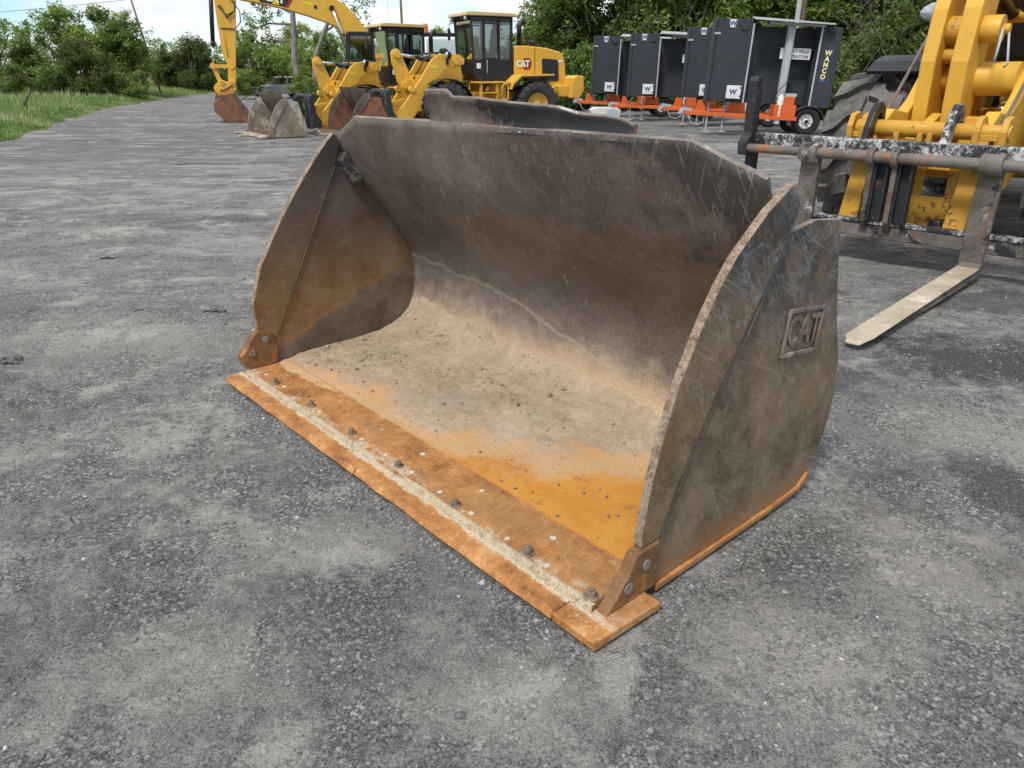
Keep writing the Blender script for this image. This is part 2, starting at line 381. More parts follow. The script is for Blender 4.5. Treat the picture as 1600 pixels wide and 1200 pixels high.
def mat_glass():
    m = Mat('cab_glass', .05); t = m.t; t.nodes.remove(m.b)
    tr = m.n('ShaderNodeBsdfTransparent'); tr.inputs[0].default_value = (.42, .50, .47, 1)
    gl = m.n('ShaderNodeBsdfGlossy'); gl.inputs['Roughness'].default_value = .04; gl.inputs['Color'].default_value = (.9, .95, 1, 1)
    fr = m.n('ShaderNodeFresnel'); fr.inputs[0].default_value = 1.5
    k = m.math('ADD', m.math('MULTIPLY', fr.outputs[0], 1.25), .04, clamp=True)
    ms = m.n('ShaderNodeMixShader'); m.put(ms.inputs[0], k); t.links.new(tr.outputs[0], ms.inputs[1]); t.links.new(gl.outputs[0], ms.inputs[2])
    t.links.new(ms.outputs[0], t.nodes['Material Output'].inputs['Surface']); return m.m
M_GLASS = mat_glass()

# --- worn steel, used on attachments and the far buckets
def mat_steel(name, dark, mid, rust, pale, rustamt=.5, paleamt=.3, blackamt=0.0, sc=1.0):
    m = Mat(name, .62, .0, .4); c = m.coord('Object')
    n = m.noise(c, 3 * sc, 7, .68); n2 = m.noise(m.map(c, loc=(4, 2, 7)), 5 * sc, 7, .7, .3); n3 = m.noise(m.map(c, loc=(9, 1, 3)), 2.3 * sc, 8, .72, .4); f = m.noise(c, 80, 4, .7)
    b = m.mix(m.ss(m.math('ADD', mul(m, n, .7), mul(m, f, .3)), .35, .65), dark, mid)
    b = m.mix(m.ss(n2, .62 - rustamt * .25, .74 - rustamt * .25, 0, .9), b, rust)
    if blackamt: b = m.mix(m.ss(m.noise(m.map(c, loc=(1, 8, 2)), 3.2 * sc, 7, .7), .62 - blackamt * .25, .68 - blackamt * .25), b, (.022, .023, .026))
    b = m.mix(m.ss(n3, .68 - paleamt * .28, .74 - paleamt * .28, 0, .88), b, pale)
    return m.out(b, m.ss(n, .3, .7, .45, .8), m.bump(m.math('ADD', n2, mul(m, f, .4)), .25, .01))
M_STEELBR = mat_steel('worn_brown_steel', (.06, .048, .04), (.15, .12, .095), (.24, .11, .045), (.42, .37, .3), .5, .25)
M_RUSTRED = mat_steel('red_rust_steel', (.09, .05, .035), (.19, .095, .06), (.28, .10, .04), (.36, .28, .22), .6, .15)
M_DUSTST = mat_steel('dusty_pale_steel', (.16, .13, .10), (.34, .29, .23), (.26, .13, .06), (.52, .46, .37), .35, .55)
M_RODRUST = mat_steel('rusted_rod', (.10, .085, .07), (.2, .175, .15), (.32, .115, .035), (.5, .47, .42), .45, .3)
M_SHANK = mat_steel('scuffed_shank', (.08, .065, .055), (.19, .165, .145), (.15, .085, .06), (.5, .48, .45), .4, .36, .3, 1.4)
M_BLADE = mat_steel('worn_fork_blade', (.33, .27, .19), (.5, .43, .33), (.30, .19, .11), (.62, .56, .45), .25, .4)

def mat_bkwh(name, white):
    m = Mat(name, .6, 0, .4); c = m.coord('Object')
    d = m.noise(m.map(c, scale=(10, 10, 7)), 1.8, 12, .82, .5); n = m.noise(c, 3.2, 5, .65); f = m.noise(c, 55, 5, .75); r_ = m.noise(m.map(c, loc=(3, 5, 1)), 6, 7, .7)
    k = m.math('ADD', m.math('ADD', mul(m, d, .55), mul(m, n, .3)), mul(m, f, .15))
    b = m.ramp(k, [(.50 - white, (.022, .023, .027)), (.535 - white, (.20, .20, .20)), (.56 - white, (.50, .49, .47)), (.66 - white, (.68, .67, .64))])
    b = m.mix(m.ss(r_, .60, .68, 0, .8), b, (.26, .10, .04)); b = m.mix(m.ss(f, .62, .72, 0, .6), b, (.05, .05, .05))
    return m.out(b, None, m.bump(m.math('ADD', d, mul(m, f, .5)), .3, .006))
M_BKWH = mat_bkwh('black_white_scuffed', .015); M_BKD = mat_bkwh('black_scuffed', -.07)
# --- the big bucket
W_B = 2.89
DIRT_LINE = [(0.0, .25), (.07, .24), (.197, .267), (.33, .322), (.474, .356), (.552, .415), (.61, .51), (.713, .586), (.757, .77), (.80, .90), (.9, 1.0), (1.0, 1.05)]
def mat_shell():
    m = Mat('bucket_inner_steel', .6, 0, .45); c = m.coord('Object'); x, y, z = m.sep(c)
    uv = m.n('ShaderNodeUVMap', uv_map='UVMap').outputs[0]; uu, vv, _ = m.sep(uv)
    big = m.noise(uv, 1.3, 5, .6); mid = m.noise(uv, 5, 12, .78); fine = m.noise(uv, 105, 4, .78)
    st = m.noise(m.map(uv, scale=(46, 13, 1), rot=(0, 0, R(7))), 1, 9, .74, .35); st2 = m.noise(m.map(uv, scale=(26, 5, 1), rot=(0, 0, R(-7)), loc=(3, 1, 0)), 1, 6, .66)
    k = m.math('ADD', m.math('ADD', mul(m, big, .35), mul(m, mid, .25)), m.math('ADD', mul(m, st, .14), mul(m, fine, .26)))
    up = m.ramp(k, [(.375, (.036, .028, .023)), (.45, (.098, .078, .064)), (.52, (.165, .135, .114)), (.63, (.29, .248, .212))])
    up = m.mix(mul(m, m.ss(m.noise(m.map(uv, loc=(6, 1, 0)), 3.3, 9, .72), .50, .62), .5), up, (.105, .082, .068)); up = m.mix(m.ss(fine, .59, .69, 0, .5), up, (.40, .35, .30)); up = m.mix(m.ss(fine, .43, .33, 0, .6), up, (.04, .033, .03))
    ts = m.noise(m.map(uv, scale=(40, 12, 1), rot=(0, 0, R(16)), loc=(4, 2, 0)), 1, 9, .75, .3); tm = m.ss(m.math('ADD', vv, mul(m, m.math('SUBTRACT', mid, .5), 1.6)), 1.35, 2.25, 0, 1)
    up = m.mix(mul(m, m.ss(ts, .55, .66), mul(m, tm, .22)), up, (.40, .36, .32)); up = m.mix(mul(m, m.ss(ts, .46, .36), mul(m, tm, .35)), up, (.035, .027, .022))
    # rusty tint blotches
    up = m.mix(m.ss(m.noise(m.map(uv, loc=(8, 3, 0)), 2.2, 6, .65), .55, .75, 0, .45), up, (.16, .095, .06))
    # dark paint remains at the far upper corner
    dk = m.ss(m.math('ADD', m.math('ADD', mul(m, uu, .33), mul(m, vv, .36)), mul(m, m.math('SUBTRACT', m.noise(uv, 3.5, 7, .7), .5), 1.2)), 1.62, 1.80)
    dks = mx1(m, m.scratch(uv, R(75), 4, 60, .6, .68), m.scratch(uv, R(110), 4, 60, .6, .68, (3, 1, 0)))
    up = m.mix(mul(m, dk, m.math('SUBTRACT', .8, mul(m, dks, .8))), up, (.035, .031, .030))
    # white scrapes running down the shell
    den = m.ss(m.noise(m.map(uv, loc=(5, 5, 0)), 1.9, 5, .65), .42, .62)
    wf = mul(m, m.ss(m.noise(m.map(uv, scale=(38, 9, 1), rot=(0, 0, R(5)), loc=(2, 7, 0)), 1, 8, .72), .595, .675), mul(m, den, .85))
    wf2 = mul(m, m.ss(m.noise(m.map(uv, scale=(90, 22, 1), rot=(0, 0, R(-6))), 1, 4, .6), .62, .72), .3)
    wf3 = m.ss(m.noise(m.map(uv, scale=(13, 9, 1), loc=(3.3, 1.2, 0)), 1, 6, .68), .665, .70, 0, .9)
    up = m.mix(m.math('MAXIMUM', mx1(m, mul(m, wf, .9), wf2), wf3), up, (.55, .50, .45))
    # a mud line with a smoother greyish band below it
    mud = m.math('SUBTRACT', m.math('ADD', m.curve(mul(m, uu, 1 / W_B), [(0, .56), (.12, .555), (.3, .53), (.55, .48), (.8, .42), (1, .37)]), mul(m, m.math('SUBTRACT', m.noise(uv, 3, 6, .6), .5), .06)), mul(m, vv, 1 / 3.0))
    low = m.ramp(m.math('ADD', mul(m, mid, .5), mul(m, m.noise(uv, 14, 5, .6), .5)), [(.38, (.115, .094, .080)), (.5, (.19, .158, .137)), (.62, (.27, .232, .2))])
    low = m.mix(m.ss(fine, .55, .75, 0, .35), low, (.37, .33, .29))
    up = m.mix(m.ss(mud, -.02, .05, 0, .75), up, low)
    up = m.mix(mul(m, m.ss(m.math('ABSOLUTE', m.math('SUBTRACT', mud, .004)), .006, .001), .32), up, (.42, .36, .29))
    dst = m.ss(m.math('ADD', vv, mul(m, m.math('SUBTRACT', m.noise(uv, 4, 12, .78), .5), 1.25)), 1.50, 1.26, 0, .8); up = m.mix(dst, up, m.mix(m.ss(fine, .35, .65), (.25, .19, .135), (.40, .32, .235)))
    # floor: bright fresh rust
    ru = m.ramp(m.math('ADD', mul(m, m.noise(uv, 2.5, 6, .6), .7), mul(m, fine, .3)), [(.33, (.42, .155, .022)), (.5, (.55, .235, .036)), (.66, (.61, .31, .065))])
    ru = m.mix(m.ss(m.noise(uv, 60, 4, .7), .58, .72, 0, .5), ru, (.60, .42, .24)); ru = m.mix(m.ss(m.noise(m.map(uv, loc=(3, 6, 0)), 7, 10, .74), .54, .66, 0, .6), ru, (.30, .13, .04)); ru = m.mix(m.ss(fine, .44, .34, 0, .5), ru, (.25, .09, .02))
    fl = m.ss(m.math('ADD', vv, mul(m, m.math('SUBTRACT', mid, .5), .2)), 1.25, 1.05); col = m.mix(fl, up, ru)
    # dust blown over the rust near the soil edge
    dd = m.math('SUBTRACT', vv, mul(m, m.curve(mul(m, uu, 1 / W_B), [(a, b / 1.5) for a, b in DIRT_LINE]), 1.5))
    du = m.ss(m.math('ADD', dd, mul(m, m.math('SUBTRACT', m.noise(uv, 5, 12, .76), .5), .75)), -.16, .06); du = mul(m, du, m.ss(vv, 1.5, 1.2))
    col = m.mix(mul(m, du, .85), col, m.mix(m.ss(fine, .35, .65), (.40, .25, .12), (.60, .42, .26)))
    h = m.math('ADD', mul(m, st2, .5), mul(m, fine, .5))
    return m.out(col, m.ss(mid, .3, .7, .5, .8), m.bump(h, .22, .008))
M_SHELL = mat_shell()
def mat_edgeplate():          # base edge and bolted lip: rust, brown scraped patches
    m = Mat('rusty_base_edge', .7, 0, .35); c = m.coord('Object'); x, y, z = m.sep(c)
    f = m.noise(c, 120, 4, .75); mid = m.noise(c, 8, 12, .78)
    b = m.ramp(m.math('ADD', mul(m, mid, .65), mul(m, f, .35)), [(.37, (.15, .062, .025)), (.46, (.32, .135, .042)), (.54, (.46, .215, .068)), (.64, (.58, .37, .18))])
    br = m.ss(m.math('ADD', m.noise(m.map(c, scale=(1.3, 6, 1), rot=(0, 0, R(20))), 1.6, 6, .65), mul(m, m.ss(x, .9, 2.0), .12)), .5, .66)
    stk = m.noise(m.map(c, scale=(85, 7, 1), rot=(0, 0, R(-18))), 1, 7, .72)
    br = mul(m, mul(m, br, m.ss(y, .10, .125)), m.ss(y, .365, .27, .25, 1))
    b = m.mix(mul(m, br, .6), b, m.ramp(stk, [(.3, (.21, .115, .05)), (.55, (.33, .18, .075)), (.72, (.48, .34, .2))]))
    b = m.mix(m.ss(m.noise(m.map(c, loc=(3, 3, 3)), 14, 7, .72), .62, .70, 0, .7), b, (.52, .42, .27))
    nn = m.noise(m.map(c, loc=(2, 2, 2)), 16, 8, .75)
    dl = m.math('ADD', m.math('ABSOLUTE', m.math('SUBTRACT', y, .088)), mul(m, m.math('SUBTRACT', nn, .5), .075))
    pt = mul(m, m.ss(m.noise(m.map(c, loc=(7, 1, 4)), 4.5, 8, .72), .50, .62), m.ss(y, .185, .12))
    dm = mx1(m, m.ss(dl, .020, .003), mul(m, pt, m.ss(y, .05, .09))); dm = mul(m, dm, m.ss(x, 2.9, 2.8, .5, 1))
    b = m.mix(mul(m, dm, .85), b, m.mix(m.ss(f, .38, .62), (.42, .32, .21), (.66, .58, .46)))
    return m.out(b, None, m.bump(m.math('ADD', mid, mul(m, f, .5)), .4, .006))
M_EDGE = mat_edgeplate()
def mat_rim():
    m = Mat('worn_rim_edge', .75, 0, .3); c = m.coord('Object')
    n = m.noise(c, 22, 12, .8); f = m.noise(c, 110, 4, .75)
    b = m.ramp(m.math('ADD', mul(m, n, .6), mul(m, f, .4)), [(.38, (.09, .055, .036)), (.47, (.20, .135, .09)), (.54, (.32, .245, .18)), (.68, (.38, .31, .24))])
    return m.out(b, None, m.bump(n, .35, .006))
M_RIM = mat_rim()
def mat_rimrust():
    m = Mat('rusty_rim', .8, 0, .3); c = m.coord('Object'); n = m.noise(c, 18, 7, .7); f = m.noise(c, 90, 4, .7)
    return m.out(m.ramp(m.math('ADD', mul(m, n, .6), mul(m, f, .4)), [(.32, (.10, .05, .03)), (.5, (.27, .12, .05)), (.65, (.40, .24, .13)), (.8, (.55, .45, .36))]), None, m.bump(n, .4, .006))
M_RIMR = mat_rimrust()
M_RIMT = mat_steel('dull_top_rim', (.12, .09, .075), (.27, .225, .19), (.22, .11, .06), (.5, .45, .4), .4, .4, 0, 2)
def mat_side_in():
    m = Mat('side_plate_inner', .62, 0, .4); c = m.coord('Object'); x, y, z = m.sep(c); v = m.comb(y, z)
    n = m.noise(c, 4, 12, .74); f = m.noise(c, 120, 4, .78); s1 = m.noise(m.map(v, scale=(10, 60, 1), rot=(0, 0, R(35))), 1, 4, .6)
    k = m.math('ADD', m.math('ADD', mul(m, n, .6), mul(m, f, .3)), mul(m, s1, .1))
    lo = m.ramp(k, [(.38, (.105, .060, .028)), (.5, (.215, .125, .056)), (.62, (.33, .225, .13))])
    hi = m.ramp(k, [(.35, (.062, .048, .040)), (.5, (.115, .09, .075)), (.65, (.19, .155, .13))])
    b = m.mix(m.ss(m.math('ADD', z, mul(m, m.math('SUBTRACT', n, .5), .8)), .35, 1.0), lo, hi)
    b = m.mix(m.ss(m.math('ADD', z, mul(m, m.math('SUBTRACT', n, .5), .6)), 1.02, 1.2, 0, .8), b, (.045, .041, .040))
    # darker tide below a rusty wavy line
    ln = m.math('SUBTRACT', m.math('ADD', m.math('MULTIPLY_ADD', m.math('SUBTRACT', y, .45), .40, .20), mul(m, m.math('SUBTRACT', m.noise(c, 5, 6, .6), .5), .16)), z)
    ln = m.math('SUBTRACT', ln, 0.0)
    b = m.mix(m.ss(ln, -.004, .02, 0, .75), b, m.ramp(k, [(.40, (.060, .050, .045)), (.5, (.12, .10, .088)), (.62, (.20, .17, .15))]))
    b = m.mix(mul(m, m.ss(m.math('ABSOLUTE', ln), .028, .004), m.ss(y, 1.1, .5, .3, .8)), b, (.30, .15, .06))
    b = m.mix(m.ss(s1, .66, .74, 0, .5), b, (.38, .3, .22))
    return m.out(b, m.ss(n, .3, .7, .5, .8), m.bump(m.math('ADD', n, f), .15, .006))
M_SIN = mat_side_in()
def mat_side_out(strip=False):
    m = Mat('side_cutter_outer' if strip else 'side_plate_outer', .5, 0, .45); c = m.coord('Object'); x, y, z = m.sep(c); v = m.comb(y, z)
    n = m.noise(c, 4, 7, .66); n2 = m.noise(m.map(c, loc=(5, 2, 1)), 9, 12, .78); f = m.noise(c, 120, 4, .75)
    k = m.math('ADD', m.math('ADD', mul(m, n, .4), mul(m, n2, .35)), mul(m, f, .25))
    hi = m.ramp(k, [(.42, (.014, .014, .015)), (.51, (.040, .039, .038)), (.61, (.115, .108, .10))])
    lo = m.ramp(k, [(.41, (.066, .046, .029)), (.49, (.138, .099, .063)), (.58, (.235, .175, .115))])
    if strip: lo = m.ramp(k, [(.41, (.075, .048, .027)), (.49, (.150, .100, .056)), (.58, (.245, .172, .105))])
    b = m.mix(m.ss(m.math('ADD', z, mul(m, m.math('SUBTRACT', n, .5), .75)), .68 if not strip else .85, 1.12 if not strip else 1.22), lo, hi)
    b = m.mix(m.ss(m.noise(m.map(c, loc=(2, 8, 3)), 3.3, 6, .66), .53, .70, 0, .65), b, (.19, .105, .045))
    b = m.mix(m.ss(m.math('ADD', z, mul(m, m.math('SUBTRACT', n2, .5), .3)), .17 if not strip else .32, -.02 if not strip else .02, 0, .8), b, (.33, .15, .045))
    def vein(scl, rot, sc_, dist, w, loc):
        nn = m.noise(m.map(m.map(v, rot=(0, 0, R(rot)), loc=loc), scale=scl), sc_, 3, .5, dist); return m.ss(m.math('ABSOLUTE', m.math('SUBTRACT', nn, .5)), w, w * .25)
    web = m.math('MAXIMUM', mx1(m, vein((1, 6, 1), 30, 3.0, 1.2, .022, (0, 0, 0)), vein((1, 7, 1), -25, 2.6, 1.5, .02, (3, 1, 0))), mx1(m, vein((1, 5, 1), 75, 3.4, 1.3, .022, (5, 2, 0)), vein((1, 9, 1), 52, 2.2, .8, .02, (1, 7, 0))))
    web = mul(m, web, m.ss(m.noise(m.map(c, loc=(6, 6, 6)), 7, 5, .7), .40, .62))
    fs = mx1(m, m.scratch(v, R(38), 9, 190, .60, .70, (0, 0, 0), .12), m.scratch(v, R(-30), 10, 170, .61, .71, (3, 2, 0), .12))
    lg = mx1(m, mx1(m, m.scratch(v, R(32), 1.3, 75, .655, .69, (2, 1, 0), .08), m.scratch(v, R(27), 1.6, 95, .66, .69, (6, 3, 0), .1)), m.scratch(v, R(58), 1.8, 80, .67, .70, (4, 8, 0), .08))
    fs = mx1(m, fs, mul(m, lg, 1.6))
    sc = m.math('MAXIMUM', mul(m, web, m.ss(z, .3, 1.0, .45, 1.0)), mul(m, fs, .45))
    b = m.mix(mul(m, sc, .5), b, m.mix(m.ss(z, .5, 1.0), (.33, .265, .19), (.34, .33, .32)))
    wd = m.ss(m.noise(m.map(v, scale=(5, 9, 1), loc=(3, 1, 0)), 1, 7, .7), .68, .75, 0, .55); b = m.mix(wd, b, (.42, .38, .32))
    if not strip:      # bare rusty disc where a boss was cut off
        q = m.n('ShaderNodeVectorMath', operation='LENGTH'); m.put(q.inputs[0], m.comb(m.math('SUBTRACT', y, 1.03), m.math('SUBTRACT', z, 1.05)))
        b = m.mix(m.ss(m.math('ADD', q.outputs['Value'], mul(m, m.math('SUBTRACT', n2, .5), .05)), .085, .035, 0, .5), b, (.17, .10, .065))
    return m.out(b, m.ss(n, .3, .7, .38, .65), m.bump(m.math('ADD', n2, mul(m, f, .6)), .15, .006))
M_SOUT = mat_side_out(); M_STRIP = mat_side_out(True)
def mat_guard():
    m = Mat('spill_guard_steel', .6, 0, .4); c = m.coord('Object'); x, y, z = m.sep(c); v = m.comb(x, z)
    n = m.noise(c, 5, 7, .66); f = m.noise(c, 110, 4, .75); st = m.noise(m.map(v, scale=(60, 14, 1), rot=(0, 0, R(-30))), 1, 10, .76, .3)
    k = m.math('ADD', mul(m, n, .45), m.math('ADD', mul(m, st, .35), mul(m, f, .2)))
    br = m.ramp(k, [(.38, (.045, .032, .025)), (.47, (.11, .082, .066)), (.55, (.185, .145, .12)), (.65, (.36, .31, .27))])
    bk = m.ramp(k, [(.36, (.008, .008, .009)), (.55, (.018, .018, .020)), (.7, (.05, .05, .052))])
    d = m.math('ADD', m.math('MULTIPLY_ADD', m.math('SUBTRACT', z, 1.43), 1.9, x), mul(m, m.math('SUBTRACT', m.noise(c, 16, 6, .7), .5), .55))
    return m.out(m.mix(m.ss(d, 1.56, 1.66), br, bk), None, m.bump(st, .15, .006))
M_GUARD = mat_guard()
def mat_soil():
    m = Mat('dry_soil', .95, 0, .15); c = m.coord('Object'); d = m.attr('edge'); t = m.attr('clod')
    n = m.noise(c, 5, 7, .66); f = m.noise(c, 85, 5, .75); g = m.noise(c, 26, 5, .65)
    so = m.ramp(m.math('ADD', m.math('ADD', mul(m, n, .45), mul(m, f, .3)), mul(m, g, .25)), [(.34, (.245, .178, .118)), (.5, (.375, .285, .195)), (.66, (.49, .395, .29))])
    so = m.mix(m.ss(m.noise(m.map(c, loc=(4, 4, 0)), 2.2, 6, .65), .5, .68, 0, .5), so, (.31, .25, .195))
    so = m.mix(m.ss(f, .56, .72, 0, .35), so, (.62, .55, .45)); so = m.mix(m.ss(f, .44, .3, 0, .6), so, (.15, .115, .08)); so = m.mix(m.ss(m.noise(m.map(c, loc=(1, 7, 0)), 6, 12, .78), .54, .64, 0, .55), so, (.25, .205, .155))
    pk = m.ramp(n, [(.3, (.50, .27, .12)), (.7, (.55, .37, .22))])
    b = m.mix(m.ss(m.math('ADD', d, mul(m, m.math('SUBTRACT', m.noise(c, 5, 12, .76), .5), .8)), .08, .26), pk, so)
    b = m.mix(mul(m, t, .6), b, (.17, .14, .10))
    return m.out(b, None, m.bump(m.math('ADD', mul(m, f, .6), g), .55, .012))
M_SOIL = mat_soil()
def mat_dustline():
    m = Mat('packed_pale_dust', .95, 0, .1); c = m.coord('Object'); f = m.noise(c, 150, 4, .75); n = m.noise(c, 20, 5, .7)
    return m.out(m.ramp(m.math('ADD', mul(m, f, .6), mul(m, n, .4)), [(.39, (.24, .15, .08)), (.48, (.42, .335, .23)), (.60, (.53, .455, .345)), (.74, (.60, .54, .44))]), None, m.bump(f, .6, .006))
M_DUST = mat_dustline()
M_BOLT = mat_steel('dirty_bolt', (.13, .09, .06), (.28, .22, .16), (.33, .15, .05), (.55, .48, .38), .4, .4, 0, 3)
M_CORNER = mat_steel('rusty_corner_steel', (.11, .055, .028), (.25, .125, .048), (.35, .155, .045), (.46, .36, .25), .45, .25, 0, 2)
M_HEAD = mat_steel('dull_bolt_head', (.16, .15, .14), (.30, .29, .28), (.22, .12, .06), (.46, .44, .42), .25, .3, 0, 4)
M_EMBL = mat_steel('worn_emblem_steel', (.11, .085, .072), (.235, .19, .165), (.22, .12, .08), (.42, .37, .33), .35, .35, 0, 3)
M_PLUG = simple('pale_plug', (.58, .52, .42), .8)
# ================================================================ ground
BX, BY, BROT = -1.6629, 3.9495, math.atan2(-.7506, .6608)
def b2w(u, s):
    c, q = math.cos(BROT), math.sin(BROT); return BX + u * c - s * q, BY + u * q + s * c
def w2b(x, y):
    c, q = math.cos(BROT), math.sin(BROT); dx, dy = np.asarray(x) - BX, np.asarray(y) - BY
    return dx * c + dy * q, -dx * q + dy * c
def ground_z(x, y):
    x = np.asarray(x, float); y = np.asarray(y, float)
    near = 1 - sstep(np.hypot(x, y - 3), 10, 22)
    h = fbm(x * .8, y * .8, 3, 3) * .030 + fbm(x * 4, y * 4, 3, 11) * .012 * near
    mask = sstep(fbm(x * 1.3 + 5, y * 1.3, 3, 21), -.25, .35)
    h = h + near * (fbm(x * 22, y * 22, 3, 31) * .0065 * (.45 + mask) + np.abs(fbm(x * 48, y * 48, 2, 41)) * .006 * mask)
    u, s = w2b(x, y); d = np.maximum(np.maximum(-u, u - 2.9), np.maximum(-s, s - 1.6))
    h = h * sstep(d, -.05, .55) - .004 - .010 * (1 - sstep(d, -.02, .12))
    return h + gz(x, y)
def axis(lo, hi, a, b, st, gr):
    xs = [a]
    while xs[-1] < b: xs.append(xs[-1] + st)
    p, q = xs[0], st
    while p > lo: q *= gr; p -= q; xs.insert(0, p)
    p, q = xs[-1], st
    while p < hi: q *= gr; p += q; xs.append(p)
    return np.array(xs)
xs = axis(-70, 70, -2.7, 3.6, .0155, 1.05); ys = axis(-12, 150, .9, 4.2, .0155, 1.035)
XX, YY = np.meshgrid(xs, ys); ZZ = ground_z(XX, YY)
nx, ny = len(xs), len(ys); idx = np.arange(nx * ny).reshape(ny, nx)
Fq = np.stack([idx[:-1, :-1], idx[:-1, 1:], idx[1:, 1:], idx[1:, :-1]], -1).reshape(-1, 4)
yard = fast_mesh('yard_ground', np.stack([XX, YY, ZZ], -1).reshape(-1, 3), Fq, M_YARD, smooth=True); kind(yard, 'structure')
xs = np.concatenate([-np.geomspace(3000, 60, 14), np.linspace(-50, 50, 11), np.geomspace(60, 3000, 14)]); XX, YY = np.meshgrid(xs, xs)
n = len(xs); idx = np.arange(n * n).reshape(n, n); Fq = np.stack([idx[:-1, :-1], idx[:-1, 1:], idx[1:, 1:], idx[1:, :-1]], -1).reshape(-1, 4)
kind(fast_mesh('field_ground', np.stack([XX, YY, XX * 0 - .45], -1).reshape(-1, 3), Fq, M_FIELD, smooth=True), 'structure')

# grass verge left of the track: an irregular edge, a little proud of the yard
EDGE = [(-14.2, -12), (-14.4, 8), (-14.9, 17), (-15.6, 23.2), (-19.4, 34), (-23.6, 45), (-29.2, 67), (-32.2, 88), (-31, 112), (-18, 135), (10, 140)]
ey = np.array([e[1] for e in EDGE], float); ex = np.array([e[0] for e in EDGE], float)
def edge_x(y): return np.interp(y, ey, ex) + fbm(np.asarray(y) * .6, 0 * np.asarray(y), 4, 5) * .55
def verge_z(x, y):
    d = edge_x(y) - x
    return gz(x, y) + np.clip(d * .16, -.06, .12) + sstep(d, .5, 10) * .25 + fbm(x * .35, y * .35, 3, 8) * .10 * sstep(d, 0, 1.5) + .0
ts = np.concatenate([np.linspace(-.35, 2, 16), np.geomspace(2.3, 70, 26)]); yl = np.concatenate([np.linspace(-12, 14, 14), np.linspace(14.5, 138, 240)])
TT, YL = np.meshgrid(ts, yl); XL = edge_x(YL) - TT; ZL = verge_z(XL, YL)
n, mm = len(ts), len(yl); idx = np.arange(n * mm).reshape(mm, n); Fq = np.stack([idx[:-1, :-1], idx[1:, :-1], idx[1:, 1:], idx[:-1, 1:]], -1).reshape(-1, 4)
kind(fast_mesh('grass_verge', np.stack([XL, YL, ZL], -1).reshape(-1, 3), Fq, M_FIELD, smooth=True), 'structure')
# strip of rough ground along the tree wall behind the machines
RG = [(-40, 95), (-14, 74), (-6, 52), (-1, 41), (6, 38.5), (14, 36.5), (20, 33), (27, 27), (40, 20), (60, 12)]
rx = np.array([r[0] for r in RG], float); ry = np.array([r[1] for r in RG], float)
def rear_y(x): return np.interp(x, rx, ry) + fbm(np.asarray(x) * .5, 0 * np.asarray(x), 3, 15) * .6
xl = np.linspace(-40, 60, 200); tl = np.concatenate([np.linspace(-.4, 2, 8), np.geomspace(2.5, 80, 14)])
XR, TR = np.meshgrid(xl, tl); YR = rear_y(XR) + TR; ZR = gz(XR, YR) + np.clip(TR * .15, -.06, .15) + fbm(XR * .4, YR * .4, 3, 9) * .08 * sstep(TR, 0, 1)
n, mm = len(xl), len(tl); idx = np.arange(n * mm).reshape(mm, n); Fq = np.stack([idx[:-1, :-1], idx[:-1, 1:], idx[1:, 1:], idx[1:, :-1]], -1).reshape(-1, 4)
kind(fast_mesh('rough_verge', np.stack([XR, YR, ZR], -1).reshape(-1, 3), Fq, M_FIELD, smooth=True), 'structure')

# loose gravel lying on the yard
_t = (1 + 5 ** .5) / 2
ICO = np.array([(-1, _t, 0), (1, _t, 0), (-1, -_t, 0), (1, -_t, 0), (0, -1, _t), (0, 1, _t), (0, -1, -_t), (0, 1, -_t), (_t, 0, -1), (_t, 0, 1), (-_t, 0, -1), (-_t, 0, 1)]) / 1.9
ICOF = np.array([(0, 11, 5), (0, 5, 1), (0, 1, 7), (0, 7, 10), (0, 10, 11), (1, 5, 9), (5, 11, 4), (11, 10, 2), (10, 7, 6), (7, 1, 8), (3, 9, 4), (3, 4, 2), (3, 2, 6), (3, 6, 8), (3, 8, 9), (4, 9, 5), (2, 4, 11), (6, 2, 10), (8, 6, 7), (9, 8, 1)])
def stones(P, r, rng, flat=.7):
    n = len(P); sh = ICO[None] * (1 + rng.uniform(-.28, .28, (n, 12, 1))) * np.stack([rng.uniform(.75, 1.3, n), rng.uniform(.7, 1.1, n), rng.uniform(flat - .2, flat + .15, n)], -1)[:, None]
    a = rng.uniform(0, 6.28, n); c, s = np.cos(a)[:, None], np.sin(a)[:, None]
    X = sh[..., 0] * c - sh[..., 1] * s; Y = sh[..., 0] * s + sh[..., 1] * c
    V = np.stack([X, Y, sh[..., 2]], -1) * np.asarray(r)[:, None, None] + P[:, None]
    F = (ICOF[None] + (np.arange(n) * 12)[:, None, None]).reshape(-1, 3)
    return V.reshape(-1, 3), F
rng = np.random.default_rng(3)
N = 260000
yy = .8 + 9.5 * rng.uniform(0, 1, N) ** 1.7; xx = rng.uniform(-1, 1, N) * (.85 * yy + .7)
m1 = sstep(fbm(xx * 1.1 + 3, yy * 1.1, 4, 61), .02, .40); m2 = sstep(fbm(xx * 3.3, yy * 3.3 + 4, 3, 71), -.1, .4)
u, s = w2b(xx, yy); inb = (u > -.01) & (u < 2.92) & (s > -.005) & (s < 1.5)
keep = (rng.uniform(0, 1, N) < .07 + .75 * m1 * m2) & ~inb
xx, yy = xx[keep][:78000], yy[keep][:78000]; N = len(xx)
